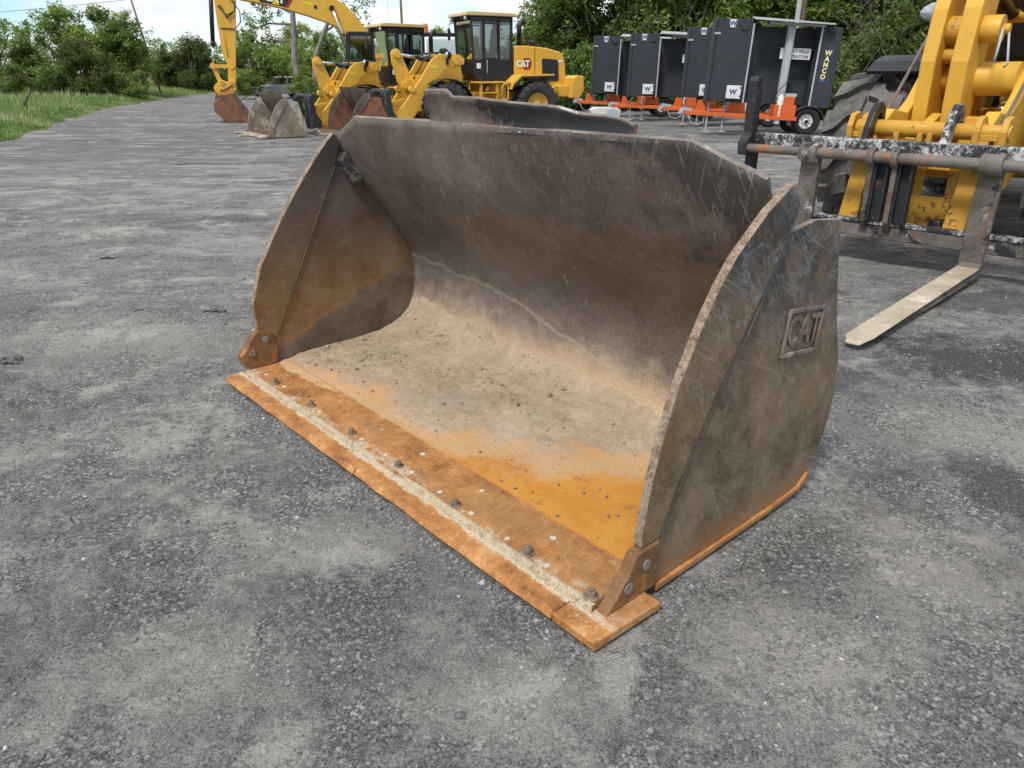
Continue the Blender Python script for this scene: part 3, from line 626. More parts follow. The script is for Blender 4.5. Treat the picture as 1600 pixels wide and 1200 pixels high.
# grit gathered along the foot of the bucket
gu = np.concatenate([rng.uniform(0, 2.9, 2600), 2.86 + np.abs(rng.normal(0, .05, 1800))]); gs = np.concatenate([-.01 - np.abs(rng.normal(0, .045, 2600)), rng.uniform(.3, 1.5, 1800)])
gx, gy = b2w(gu, gs); xx = np.concatenate([xx, gx]); yy = np.concatenate([yy, gy]); N = len(xx)
rr = np.clip(rng.lognormal(math.log(.0034), .48, N), .0016, .0125) * (1 + .05 * yy)
V, F = stones(np.stack([xx, yy, ground_z(xx, yy) + rr * .22], -1), rr, rng)
tone = np.clip(rng.normal(.45, .2, N), 0, .97); tone[rng.uniform(0, 1, N) < .007] = 1
kind(fast_mesh('loose_gravel', V, F, M_GRAVEL, {'tone': np.repeat(tone, 12)}), 'stuff')

# ================================================================ the big bucket
bucket = thing('loader_bucket', 'huge empty rusty steel loader bucket lying open on the gravel in front', 'loader bucket', (BX, BY, 0), BROT)
PROF = [(.30, .055), (.62, .055), (.92, .058), (1.02, .066), (1.11, .092), (1.19, .14), (1.25, .21), (1.29, .30), (1.308, .40), (1.303, .50), (1.275, .61), (1.225, .71), (1.155, .81), (1.075, .905), (.99, 1.01), (.915, 1.12), (.855, 1.235), (.81, 1.34), (.775, 1.44)]
PV = np.concatenate([[.30], .30 + np.cumsum(np.hypot(np.diff([p[0] for p in PROF]), np.diff([p[1] for p in PROF])))])
def prof(v):
    v = np.asarray(v, float); s = np.interp(v, PV, [p[0] for p in PROF]); z = np.interp(v, PV, [p[1] for p in PROF])
    e = .04; ds = np.interp(v + e, PV, [p[0] for p in PROF]) - np.interp(v - e, PV, [p[0] for p in PROF]); dz = np.interp(v + e, PV, [p[1] for p in PROF]) - np.interp(v - e, PV, [p[1] for p in PROF])
    l = np.hypot(ds, dz) + 1e-9; return s, z, -dz / l, ds / l
VT = PV[-1]
def vtop(u): return VT - .125 * np.clip((.34 - u) / .30, 0, 1) - .135 * np.clip((u - 2.46) / .36, 0, 1) ** 1.15 - (.010 + .003 * vn(np.asarray(u) * 9, np.asarray(u) * 0, 3)) + .030 * np.clip((u - .34) / 2.1, 0, 1)
def shell():
    us = np.unique(np.concatenate([np.linspace(.055, 2.805, 70), [.34, 2.46]])); n = len(us); fr = np.linspace(0, 1, 56); k = len(fr)
    U, Fr = np.meshgrid(us, fr); Vv = .30 + (vtop(U) - .30) * Fr
    s, z, ns, nz = prof(Vv); dent = fbm(U * 1.6, Vv * 1.6, 3, 5) * .007 + fbm(U * 7, Vv * 5, 2, 6) * .0018
    si, zi = s + ns * dent, z + nz * dent; so, zo = s - ns * .024, z - nz * .024
    vin = np.stack([U, si, zi], -1).reshape(-1, 3); vo = np.stack([U, so, zo], -1).reshape(-1, 3)
    idx = np.arange(n * k).reshape(k, n); q = np.stack([idx[:-1, :-1], idx[:-1, 1:], idx[1:, 1:], idx[1:, :-1]], -1).reshape(-1, 4); o = n * k
    rim = [(idx[-1, i], idx[-1, i + 1], idx[-1, i + 1] + o, idx[-1, i] + o) for i in range(n - 1)]; bot = [(idx[0, i + 1], idx[0, i], idx[0, i] + o, idx[0, i + 1] + o) for i in range(n - 1)]
    sl = [(idx[j, 0], idx[j + 1, 0], idx[j + 1, 0] + o, idx[j, 0] + o) for j in range(k - 1)]; sr = [(idx[j + 1, -1], idx[j, -1], idx[j, -1] + o, idx[j + 1, -1] + o) for j in range(k - 1)]
    me = bpy.data.meshes.new('shell'); F = [tuple(map(int, f)) for f in list(q) + list(q[:, ::-1] + o) + rim + bot + sl + sr]
    me.from_pydata(np.concatenate([vin, vo]).tolist(), [], F)
    mi = [0] * len(q) + [1] * len(q) + [2] * (n - 1) + [1] * (len(bot) + len(sl) + len(sr))
    me.materials.append(M_SHELL); me.materials.append(M_SOUT); me.materials.append(M_RIMT); me.polygons.foreach_set('material_index', mi)
    me.polygons.foreach_set('use_smooth', [a < 2 for a in mi])
    uvl = me.uv_layers.new(name='UVMap'); UV = np.concatenate([np.stack([U, Vv], -1).reshape(-1, 2)] * 2); li = np.zeros(len(me.loops), np.int32); me.loops.foreach_get('vertex_index', li)
    uvl.data.foreach_set('uv', UV[li].astype(np.float32).ravel()); me.update()
    ob = bpy.data.objects.new('shell', me); COL.objects.link(ob); ob.parent = bucket; return ob
shell()
# bolted lip: separate edge segments, base edge, pale dust packed in the joint
def seg(u0, u1, wing=0):
    b = MB(); rg = random.Random(int(u0 * 100)); m = max(2, int((u1 - u0) / .09)); us = [u0 + (u1 - u0) * i / m for i in range(m + 1)]
    P = [(-.006, .010), (.012, .0315), (.100, .036), (.100, .0), (.0, .0)]
    vs = []; fs = []
    for u in us:
        j = rg.uniform(-.004, .003)
        vs += [(u, s + (j if i in (0, 1, 4) else 0), z + (rg.uniform(-.0015, .0015) if i == 1 else 0)) for i, (s, z) in enumerate(P)]
    for i in range(m):
        for k in range(5): fs.append((i * 5 + k, i * 5 + (k + 1) % 5, i * 5 + 5 + (k + 1) % 5, i * 5 + 5 + k))
    fs += [tuple(range(5)), tuple(range(m * 5, m * 5 + 5))[::-1]]; b.add(vs, fs)
    if wing > 0:
        b = MB(); b.prism([(u0, .0), (u1, .0), (u1 + .012, .31), (u1 - .108, .31), (u1 - .110, .1), (u0, .1)], .0005, .0345, 'z'); return b.build('edge_segment', M_EDGE, bucket, .005)
    if wing: b.prism([(u1 - .066, .1005), (u1 - .066, .31), (u1 + .012, .31), (u1 + .012, .1005)] if wing > 0 else [(u0, .1005), (u0, .155), (u0 + .06, .14), (u0 + .06, .1005)], .001, .033, 'z')
    return b.build('edge_segment', M_EDGE, bucket, .003)
seg(.008, .088, -1); seg(.0905, 1.449); seg(1.4525, 2.708); seg(2.712, 2.90, 1)
MB().box(.06, 2.788, .106, .352, .0, .061).build('base_edge', M_EDGE, bucket, .004)
def dust_line():
    rg = np.random.default_rng(4); us = np.linspace(.09, 2.80, 420); n = len(us)
    wv = fbm(us * 9, us * 0, 4, 3); a = .087 + .005 * wv + .010 * fbm(us * 45, us * 0, 3, 13) - .010 * np.clip(vn(us * 25, us * 0, 8), 0, 1); b = .0985 + .005 * fbm(us * 50, us * 0 + 5, 3, 14) + .010 * fbm(us * 7, us * 0 + 3, 4, 9) + .028 * np.clip(fbm(us * 3.1, us * 0 + 7, 3, 5) - .1, 0, 1) * 2.6 * (us < 2) + .02 * np.exp(-((us - 2.75) / .09) ** 2)
    tp = np.clip((2.80 - us) / .07, .05, 1) * np.clip((us - .085) / .05, .05, 1); mdl = .094; a = mdl + (a - mdl) * tp; b = mdl + (b - mdl) * tp
    V = np.concatenate([np.stack([us, a, us * 0 + .0335], -1), np.stack([us, a * .5 + b * .5, .047 + .006 * vn(us * 30, us * 0, 2)], -1), np.stack([us, np.minimum(b, .108), us * 0 + .0645 + .0015 * vn(us * 30, us * 0, 2)], -1), np.stack([us, np.maximum(b, .113), us * 0 + .0615], -1)])
    i = np.arange(n - 1); F = np.concatenate([np.stack([i + k * n, i + 1 + k * n, i + 1 + (k + 1) * n, i + (k + 1) * n], -1) for k in range(3)])
    kind(fast_mesh('packed_dust', V, F, M_DUST, smooth=True), 'stuff').matrix_world = Matrix.Translation((BX, BY, 0)) @ Matrix.Rotation(BROT, 4, 'Z')
dust_line()
BM = Matrix.Translation((BX, BY, 0)) @ Matrix.Rotation(BROT, 4, 'Z')
bolt = None
for i, (u, s) in enumerate([(.367, .141), (.773, .149), (1.193, .146), (1.607, .138), (2.022, .134), (2.451, .131), (2.765, .128)]):
    if bolt is None:
        b = MB(); b.cyl((0, 0, 0), (0, 0, .006), .025, .023, 14); b.cyl((0, 0, .006), (0, 0, .025), .0185, .0175, 6, smooth=False); b.cyl((0, 0, .025), (0, 0, .033), .010, .009, 10)
        bolt = b.build('bolt', M_BOLT, bucket, .0015); o = bolt
    else: o = bolt.copy(); COL.objects.link(o)
    o.location = (u, s, .0612); o.rotation_euler = (random.uniform(-.06, .06), random.uniform(-.06, .06), i * 1.1); k_ = .9 + .2 * random.random(); o.scale = (k_, k_, k_)
plug = None
for i, (u, s) in enumerate([(.208, .162), (.44, .158), (.86, .15), (1.274, .15), (1.483, .15), (1.691, .15), (1.903, .145), (1.586, .282), (2.01, .28), (2.112, .142), (2.334, .137), (2.444, .267), (2.548, .133)]):
    if plug is None: plug = MB().cyl((0, 0, 0), (0, 0, .0022), .0125, .011, 14).build('bolt_hole_plug', M_PLUG, bucket); o = plug
    else: o = plug.copy(); COL.objects.link(o)
    o.location = (u, s, .0612); o.scale = (1 + .2 * math.sin(i * 3), 1, 1)
# weathered seam weld across the floor
MB().tube([(u, .354 + .002 * math.sin(u * 31), .0585) for u in np.linspace(.08, 2.79, 60)], .0042, 6).build('floor_weld', M_EDGE, bucket)
# side plates (inner face left, outer face right)
def plate(poly, u0, u1, name, mats, bev=.004, ms=1): return MB().prism(poly, u0, u1, 'x', 0, ms).build(name, mats, bucket, bev)
OUT = [(.37, .004), (1.107, .012), (1.33, .03), (1.40, .075), (1.481, .167), (1.53, .30), (1.54, .40), (1.52, .569), (1.443, .751), (1.395, .90), (1.362, 1.019), (1.335, 1.16), (1.14, 1.18), (.95, 1.155), (.80, .95), (.60, .664), (.43, .39), (.36, .17)]
plate(OUT, 2.802, 2.826, 'side_plate', [M_SOUT, M_RIMT])
STR = [(.283, .215), (.281, .262), (.298, .372), (.34, .566), (.409, .765), (.511, .95), (.575, 1.045), (.648, 1.128), (.802, 1.248), (.935, 1.322), (.955, 1.312), (1.0, 1.245), (.95, 1.145), (.82, .953), (.618, .664), (.45, .39), (.376, .215)]
plate(STR, 2.802, 2.836, 'side_cutter', [M_STRIP, M_RIM], .005)
cg = plate([(.112, .036), (.365, .034), (.369, .18), (.372, .2125), (.283, .2125), (.25, .205), (.215, .14), (.165, .085)], 2.798, 2.846, 'corner_guard', [M_CORNER, M_CORNER], .006)
for s, z in [(.303, .150), (.215, .098)]: MB().cyl((2.847, s, z), (2.851, s, z), .021, .020, 16).build('guard_bolt', M_HEAD, bucket)
INL = [(.30, .004), (1.107, .012), (1.33, .03), (1.40, .075), (1.481, .167), (1.53, .30), (1.54, .40), (1.52, .569), (1.443, .751), (1.362, 1.019), (1.335, 1.16), (1.14, 1.18), (1.0, 1.19), (.90, 1.30), (.80, 1.325), (.77, 1.17), (.53, .67), (.27, .19)]
plate(INL, .034, .058, 'side_plate', [M_SIN, M_RIMR])
STL = [(.205, .30), (.195, .43), (.268, .638), (.413, .87), (.505, 1.0), (.598, 1.116), (.69, 1.225), (.76, 1.300), (.80, 1.335), (.845, 1.30), (.80, 1.175), (.535, .66), (.285, .17), (.24, .215)]
plate(STL, .020, .064, 'side_cutter', [M_SIN, M_RIM], .005)
plate([(.080, .150), (.097, .075), (.16, .062), (.30, .062), (.302, .19), (.285, .252), (.196, .285), (.15, .235), (.125, .19)], .010, .078, 'corner_guard', [M_CORNER, M_CORNER], .006)
for s, z in [(.237, .222), (.148, .155)]: MB().cyl((.079, s, z), (.083, s, z), .020, .018, 16).build('guard_bolt', M_HEAD, bucket)
plate([(.80, 1.185), (.835, 1.235), (.885, 1.215), (.935, 1.12), (.945, 1.07), (.87, 1.055)], .06, .125, 'corner_gusset', [M_SOUT, M_SOUT], .012)
MB().tube([(.066, .80 + (.285 - .80) * t + .001 * math.sin(t * 60), 1.175 + (.17 - 1.175) * t) for t in np.linspace(.02, 1, 40)], .0028, 6).build('weld_bead', M_STEELBR, bucket)
MB().tube([(2.838, .93 + (.376 - .93) * t + .002 * math.sin(t * 50), 1.115 + (.215 - 1.115) * t) for t in np.linspace(0, 1, 30)], .003, 6).build('weld_bead', M_BLKD, bucket)
MB().prism([(.375, .0), (1.10, .006), (1.33, .022), (1.405, .070), (1.39, .088), (1.32, .044), (1.10, .030), (.375, .026)], 2.827, 2.842, 'x').build('bottom_wear_strip', M_EDGE, bucket, .004)
# raised weld emblem on the outer side
em = frame((2.8275, 1.165, .768), (0, .985, -.12), (0, -.1, 1))
def emb(x0, x1, y0, y1, name='emblem_bar'):
    b = MB(); b.box(x0, x1, y0, y1, -.001, .008); o = b.build(name, M_EMBL, bucket, .003); o.data.transform(em); return o
for q in [(-.135, .135, .075, .092), (-.135, .135, -.092, -.075), (-.135, -.118, -.0745, .0745), (.118, .135, -.0745, .0745)]: emb(*q)
text('CAT', .155, M_EMBL, 'emblem_lettering', bucket, em @ Matrix.Translation((0, .002, .003)), .004, .003, 1.0, 1, .78)
# spill guard on the top edge
def guard():
    top = [(1.03, 1.575), (1.19, 1.578), (1.215, 1.570), (1.24, 1.549), (1.41, 1.549), (1.53, 1.541), (1.77, 1.530), (1.88, 1.526), (1.93, 1.515), (1.99, 1.503), (2.05, 1.500), (2.115, 1.501), (2.19, 1.492), (2.25, 1.474)]
    us = np.linspace(1.03, 2.25, 60); zt = np.interp(us, [p[0] for p in top], [p[1] for p in top]) + .0012 * vn(us * 22, us * 0, 4); k = 9
    zb = 1.418 + 0 * us; U = np.repeat(us[None], k, 0); f = np.linspace(0, 1, k)[:, None]; Z = zb + (zt - zb) * f
    S = .782 - .02 * f + .012 * np.sin(f * 3.1) + .008 * fbm(U * 3, Z * 9, 2, 3) + .06 * f * sstep(U, 1.5, 2.2)
    n = len(us); a = np.stack([U, S, Z], -1).reshape(-1, 3); bb = np.stack([U, S + .022, Z], -1).reshape(-1, 3); idx = np.arange(n * k).reshape(k, n); o = n * k
    q = np.stack([idx[:-1, :-1], idx[:-1, 1:], idx[1:, 1:], idx[1:, :-1]], -1).reshape(-1, 4)
    b = MB(); b.v = np.concatenate([a, bb]).tolist()
    for fq in q: b.f.append(list(map(int, fq))); b.mi.append(0); b.sm.append(True)
    for fq in q: b.f.append(list(map(int, fq[::-1] + o))); b.mi.append(0); b.sm.append(True)
    for i in range(n - 1): b.f.append([int(v) for v in (idx[-1, i], idx[-1, i + 1], idx[-1, i + 1] + o, idx[-1, i] + o)]); b.mi.append(1); b.sm.append(False)
    for c in (0, n - 1):
        for j in range(k - 1): b.f.append([int(v) for v in (idx[j, c], idx[j + 1, c], idx[j + 1, c] + o, idx[j, c] + o)]); b.mi.append(1); b.sm.append(False)
    b.build('spill_guard', [M_GUARD, M_RIMT], bucket)
    r_ = MB(); r_.tube([(u, .782 - .02 + .011 + .06 * float(sstep(u, 1.5, 2.2)) + .008 * float(fbm(u * 3, zz * 9, 2, 3)), zz) for u, zz in zip(us, zt)], .0085, 7); r_.build('guard_edge', M_RIMT, bucket)
guard()
# hinge plates on the back
for u in (.86, 1.06, 1.83, 2.03):
    MB().prism([(1.30, .25), (1.62, .30), (1.68, .42), (1.62, .55), (1.30, 1.05), (.95, 1.2), (.93, 1.13), (1.1, .93), (1.26, .72), (1.335, .5)], u - .02, u + .02, 'x').build('hinge_plate', M_BLKD, bucket, .006)

# dry soil lying in the bucket
def soil():
    us = np.linspace(.064, 2.796, 300); vs = np.linspace(.13, 1.72, 190); U, Vv = np.meshgrid(us, vs)
    s, z, ns, nz = prof(np.maximum(Vv, .3)); s = np.where(Vv < .3, Vv, s); base = np.where(Vv < .355, .0605, z)
    ns = np.where(Vv < .3, 0, ns); nz = np.where(Vv < .3, 1, nz)
    sd = np.interp(U, [p[0] * W_B for p in DIRT_LINE], [p[1] for p in DIRT_LINE]); vu = np.interp(U, [0, .35, .8, 1.5, 2.2, 2.8], [1.36, 1.40, 1.30, 1.27, 1.22, 1.16]) + .10 * fbm(U * 2.5, Vv * 2.5, 4, 13)
    d = Vv - sd + .12 * fbm(U * 2.2, Vv * 2.2, 4, 23)
    body = sstep(d, -.04, .5) * (1 - sstep(Vv, vu - .30, vu + .10))
    t = body * (.052 + .030 * np.exp(-((U - .35) / .5) ** 2)) * (.75 + .5 * fbm(U * 1.7, Vv * 2, 3, 33)) + .007 * fbm(U * 9, Vv * 9, 3, 43) * body ** .5 + .0035 * fbm(U * 32, Vv * 32, 2, 53) * body ** .3 - .006
    t = t + .004 * np.exp(-((d - .02) / .04) ** 2) * np.clip(fbm(U * 4, Vv * 0, 3, 3) + .2, 0, 1)
    P = np.stack([U, s + ns * t, base + nz * t], -1).reshape(-1, 3)
    n, k = len(us), len(vs); idx = np.arange(n * k).reshape(k, n); q = np.stack([idx[:-1, :-1], idx[:-1, 1:], idx[1:, 1:], idx[1:, :-1]], -1).reshape(-1, 4)
    tt = t.reshape(-1); q = q[(tt[q] > -.0058).any(1)]
    ob = fast_mesh('dry_soil', P, q, M_SOIL, {'edge': d.reshape(-1), 'clod': np.zeros(n * k)}, smooth=True); ob.matrix_world = BM; kind(ob, 'stuff')
    rg = np.random.default_rng(9); N = 5200; ui = rg.integers(2, n - 2, N); vi = rg.integers(2, k - 2, N)
    # clods gather in a few heaps
    cl = [(.62, .75), (.95, .86), (.45, .62), (1.25, 1.0), (.3, .5), (.5, 1.15), (1.75, .95), (1.45, .95)]
    uu_, vv_ = us[ui], vs[vi]; pr = .05 + sum(np.exp(-(((uu_ - a) / .10) ** 2 + ((vv_ - b) / .07) ** 2)) for a, b in cl) * .9 + .25 * sstep(fbm(uu_ * 3, vv_ * 3, 3, 77), .1, .45)
    tk = t[vi, ui]; ok = (rg.uniform(0, 1, N) < pr) & (vv_ < 1.45) & ((tk > .0) | (rg.uniform(0, 1, N) < .05)); ui, vi = ui[ok], vi[ok]; N = len(ui)
    r = np.clip(rg.lognormal(math.log(.0045), .5, N), .0018, .018); Pc = P.reshape(k, n, 3)[vi, ui]; Pc[:, 2] = np.maximum(Pc[:, 2], base[vi, ui]) + r * .35
    V, F = stones(Pc, r, rg, .75); o2 = fast_mesh('soil_clods', V, F, M_SOIL, {'edge': np.full(len(V), .6), 'clod': np.repeat(rg.uniform(0, 1, N) ** 1.5, 12)}); o2.matrix_world = BM; kind(o2, 'stuff')
    # a few pebbles on the bare rust
    N = 60; uq = rg.uniform(1.2, 2.7, N); vq = rg.uniform(.38, 1.0, N); r = rg.uniform(.003, .009, N); Pq = np.stack([uq, vq, .056 + r * .5], -1)
    V, F = stones(Pq, r, rg, .8); o3 = fast_mesh('loose_pebbles', V, F, M_SOIL, {'edge': np.full(len(V), .5), 'clod': np.repeat(rg.uniform(0, 1, N), 12)}); o3.matrix_world = BM; kind(o3, 'stuff')
soil()
# ================================================================ machines
def side2(fn):
    for sx in (-1, 1): fn(sx)
def mir(poly, sx): return poly

def tyre_mesh(rad, wid, rimr, nl, lug, mat, name, parent, loc, k=1.0):
    """tyre round the x axis with stepped chevron lugs"""
    b = MB(); h = wid / 2; cr_ = rad - lug
    b.lathe([(rimr, -h * .72), (rimr + .03, -h * .86), (rimr + (rad - rimr) * .45, -h * 1.0), (cr_ - .05, -h * .98), (cr_, -h * .84), (cr_ + .005, 0), (cr_, h * .84), (cr_ - .05, h * .98), (rimr + (rad - rimr) * .45, h * 1.0), (rimr + .03, h * .86), (rimr, h * .72)], (0, 0, 0), 'x', 48)
    da = 2 * math.pi / nl
    def P(x, a, r): return (x, r * math.cos(a), r * math.sin(a))
    for i in range(nl):
        for sg in (-1, 1):
            a0 = i * da + (da / 2 if sg > 0 else 0)
            # quads in (x fraction, angle fraction): centre block, diagonal neck, shoulder block
            for q in ([(.02, -.30), (.34, -.22), (.34, .30), (.02, .20)], [(.34, -.10), (.62, .16), (.62, .62), (.34, .30)], [(.62, .10), (.985, .16), (.985, .74), (.62, .62)]):
                top = []; bot = []
                for x, a in q:
                    sh = lug * (1.0 if x < .8 else .75); xx = sg * x * h
                    top.append(P(xx, a0 + a * da, cr_ + sh)); bot.append(P(sg * min(1.0, x * 1.02) * h, a0 + a * da, cr_ - .04))
                b.add(top + bot, [(0, 1, 2, 3), (0, 4, 5, 1), (1, 5, 6, 2), (2, 6, 7, 3), (3, 7, 4, 0)])
            q = [(.985, .16), (.985, .74)]       # shoulder running down the sidewall
            t0, t1 = P(sg * .985 * h, a0 + .16 * da, cr_ + lug * .75), P(sg * .985 * h, a0 + .74 * da, cr_ + lug * .75)
            l0, l1 = P(sg * 1.045 * h, a0 + .2 * da, cr_ - .13 * rad), P(sg * 1.045 * h, a0 + .62 * da, cr_ - .13 * rad)
            m0, m1 = P(sg * .93 * h, a0 + .2 * da, cr_ - .13 * rad), P(sg * .93 * h, a0 + .62 * da, cr_ - .13 * rad)
            b.add([t0, t1, l1, l0, m1, m0], [(0, 1, 2, 3), (0, 3, 5), (1, 4, 2), (3, 2, 4, 5)])
    o = b.build(name, mat, parent, 0, k); o.location = Vector(loc) * k; return o

def wheel(parent, x, y, rad, wid, sg, rimmat, tymat, k=1.0, nl=20, lug=.035):
    rimr = rad * .52; h = wid / 2; b = MB()
    b.lathe([(rimr + .004, -h * .72), (rimr + .004, h * .72), (rimr * .93, h * .74), (rimr * .86, h * .50), (rimr * .45, h * .34), (rimr * .42, h * .52), (.02, h * .54)], (0, 0, 0), 'x', 28)
    b.lathe([(rimr + .004, -h * .72), (rimr * .9, -h * .7), (.02, -h * .3)], (0, 0, 0), 'x', 28)
    for i in range(10):
        a = i * .6283; b.cyl((h * .42, rimr * .62 * math.cos(a), rimr * .62 * math.sin(a)), (h * .50, rimr * .62 * math.cos(a), rimr * .62 * math.sin(a)), .018, n=6, smooth=False)
    if sg < 0: b.v = [(-p[0], p[1], p[2]) for p in b.v]
    w = b.build('wheel', rimmat, parent, 0, k); w.location = Vector((x, y, rad)) * k
    t = tyre_mesh(rad, wid, rimr, nl, lug, tymat, 'tyre', w, (0, 0, 0), k); t.rotation_euler = (.13 * (y + x), 0, 0); return w

def mini_bucket(parent, width, dep, hgt, y_tip, m_in, m_side, m_lip, k=1.0, z0=0.0):
    """attached bucket opening towards -y, a child of its machine"""
    S = lambda s, z: (y_tip + s * dep / 1.54, z0 + z * hgt / 1.44); h = width / 2; b = MB()
    pr = [S(s, z) for s, z in PROF]; po = [S(s + (.03 if z > .3 else .0), max(0, z - .03)) for s, z in PROF]
    b.prism([S(.06, .03)] + pr + po[::-1] + [S(.06, .0)], -h, h, 'x'); bk = b.build('bucket', m_in, parent, 0, k)
    for sx in (-1, 1):
        MB().prism([S(s, z) for s, z in OUT], sx * h, sx * (h + .025), 'x').build('side_plate', m_side, bk, 0, k)
        MB().prism([S(s, z) for s, z in STR[:1] + STR[1:]] , sx * (h - .005), sx * (h + .045), 'x').build('side_cutter', m_lip, bk, 0, k)
        MB().prism([S(.10, .02), S(.37, 0), S(.37, .2), S(.28, .22)], sx * (h - .006), sx * (h + .05), 'x').build('corner_guard', m_lip, bk, 0, k)
    MB().prism([S(-.02, .0), S(0, .035), S(.30, .06), S(.30, .0)], -h - .05, h + .05, 'x').build('cutting_edge', m_lip, bk, 0, k)
    return bk

def loader_body(root, k=1.0, ty=M_TYRE, Rr=.72, wid=.53, logo=True, interior=True, lug=.035, nl=20, tr=.98, fend=(.70, 1.27, 0), lamps=True):
    """frame, wheels, cab, engine hood; front axle at the origin, forward is -y"""
    B = lambda n, mb, m, bev=.012, par=root: mb.build(n, m, par, bev * k, k)
    for sx in (-1, 1):
        wheel(root, sx * tr, 0, Rr, wid, sx, M_YEL, ty, k, nl, lug); wheel(root, sx * tr, 3.05, Rr, wid, sx, M_YEL, ty, k, nl, lug)
    # chassis: front frame tower, articulation, rear frame, axles
    b = MB(); b.box(-.34, .34, -.55, .75, .58, .98); b.prism([(-.35, .98), (.75, .98), (.85, 1.55), (.75, 2.1), (.3, 2.12), (-.1, 1.5)], -.33, -.24, 'x'); b.prism([(-.35, .98), (.75, .98), (.85, 1.55), (.75, 2.1), (.3, 2.12), (-.1, 1.5)], .24, .33, 'x')
    b.cyl((-.36, .52, 1.98), (.36, .52, 1.98), .07); b.box(-.24, .24, .25, .7, 1.35, 1.5); B('front_frame', b, M_YEL)
    b = MB(); b.box(-.42, .42, .95, 4.2, .66, 1.12); b.box(-.2, .2, .7, 1.0, .62, .86); b.box(-.2, .2, .7, 1.0, 1.04, 1.14); b.cyl((0, .86, .55), (0, .86, 1.2), .07); B('rear_frame', b, M_YEL)
    for ya in (0, 3.05): b = MB(); b.tube([(-.8, ya, Rr), (-.3, ya, Rr), (-.12, ya, Rr), (.12, ya, Rr), (.3, ya, Rr), (.8, ya, Rr)], [.17, .17, .25, .25, .17, .17], 14); B('axle_housing', b, M_YEL, 0)
    # hood
    hp = [(2.50, 1.50), (2.50, 2.40), (2.56, 2.455), (3.0, 2.455), (3.7, 2.40), (4.15, 2.30), (4.28, 2.22), (4.34, 2.05), (4.42, 1.45), (4.36, 1.20), (3.95, 1.12), (3.75, 1.35), (3.55, 1.52)]
    b = MB(); b.prism(hp, -.62, .62, 'x'); hood = B('engine_hood', b, M_YEL, .04)
    for sx in (-1, 1):
        x = sx * .622
        b = MB(); b.prism([(3.52, 1.42), (3.48, 2.06), (3.54, 2.10), (4.05, 2.07), (4.09, 2.02), (4.13, 1.46), (4.08, 1.42)], x, x + sx * .012, 'x'); g = B('side_grille', b, M_BLKD, .004, hood)
        b = MB()
        for i in range(9): b.box(min(x, x + sx * .018), max(x, x + sx * .018), 3.54, 4.06, 1.49 + i * .063, 1.512 + i * .063)
        b.build('grille_slats', M_BLK, hood, 0, k)
        b = MB(); b.box(min(x, x + sx * .006), max(x, x + sx * .006), 3.22, 3.235, 1.55, 2.41); b.build('hood_seam', M_BLK, hood, 0, k)
        if logo:
            hx = [(2.98, 2.10), (3.05, 2.02), (3.05, 1.86), (2.98, 1.77), (2.80, 1.77), (2.73, 1.86), (2.73, 2.02), (2.80, 2.10)]
            MB().prism([(p[0] + .05, p[1]) for p in hx], x, x + sx * .008, 'x').build('decal_badge', M_RED, hood, 0, k)
            MB().prism([(2.93, 2.05), (3.02, 2.0), (3.02, 1.86), (2.9, 1.80), (2.86, 1.92)], x + sx * .009, x + sx * .012, 'x').build('decal_badge', M_BLK, hood, 0, k)
            t_ = text('CAT', .26, M_DECAL_W, 'hood_lettering', hood, frame((x + sx * .014, 2.80, 1.93), (0, sx, 0), (0, 0, 1)), .004, .012, .92, 1, .95); t_.data.transform(Matrix.Scale(k, 4))
            MB().prism([(2.72, 1.84), (2.80, 1.93), (2.88, 1.84)], x + sx * .019, x + sx * .021, 'x').build('decal_triangle', M_YDEC, hood, 0, k)
            MB().box(min(x, x + sx * .006), max(x, x + sx * .006), 4.10, 4.25, 1.99, 2.05).build('model_decal', M_DECAL_W, hood, 0, k)
            for i in range(4): MB().box(min(x, x + sx * .02), max(x, x + sx * .02), 3.72 + i * .15, 3.86 + i * .15, 1.22, 1.27).build('reflector_tape', [M_RED, M_DECAL_W][i % 2], hood, 0, k)
            MB().box(min(x, x + sx * .021), max(x, x + sx * .021), 4.0, 4.2, 1.29, 1.35).build('warning_decal', M_YDEC, hood, 0, k)
    b = MB(); b.prism([(4.30, .92), (4.36, 1.52), (4.55, 1.60), (4.78, 1.58), (4.80, 1.12), (4.62, .90)], -1.12, 1.12, 'x'); b.box(-.95, .95, 3.95, 4.32, .96, 1.30); B('counterweight', b, M_YEL, .03)
    b = MB(); b.tube([(.28, 2.85, 2.4), (.28, 2.85, 3.0), (.28, 2.90, 3.1), (.28, 3.02, 3.17)], .075, 12); b.cyl((.28, 2.85, 2.40), (.28, 2.85, 2.46), .12); B('exhaust_stack', b, M_BLK, 0)
    b = MB(); b.lathe([(.10, 0), (.10, .10), (.15, .14), (.15, .22), (.09, .27), (.0, .28)], (.12, 3.42, 2.38), 'z', 16); B('air_precleaner', b, M_BLK, 0)
    # rear fenders, platform, steps
    for sx in (-1, 1):
        b = MB(); pts = [(2.05, 1.20), (2.12, 1.38), (2.42, 1.62), (3.62, 1.64), (3.62, 1.59), (2.46, 1.565), (2.18, 1.34), (2.12, 1.2)]
        b.prism(pts, sx * .63, sx * 1.22, 'x'); B('rear_fender', b, M_YEL, .008)
        b = MB(); b.prism([(2.14, 1.30), (2.45, 1.56), (3.58, 1.585), (3.58, 1.545), (2.5, 1.52), (2.22, 1.26)], sx * .66, sx * 1.25, 'x'); B('fender_lip', b, M_BLK, .004)
        b = MB(); b.prism([(1.02, 1.38), (1.02, 1.43), (2.08, 1.43), (2.08, 1.38)], sx * .55, sx * 1.16, 'x'); B('platform', b, M_YEL, .006)
        b = MB()
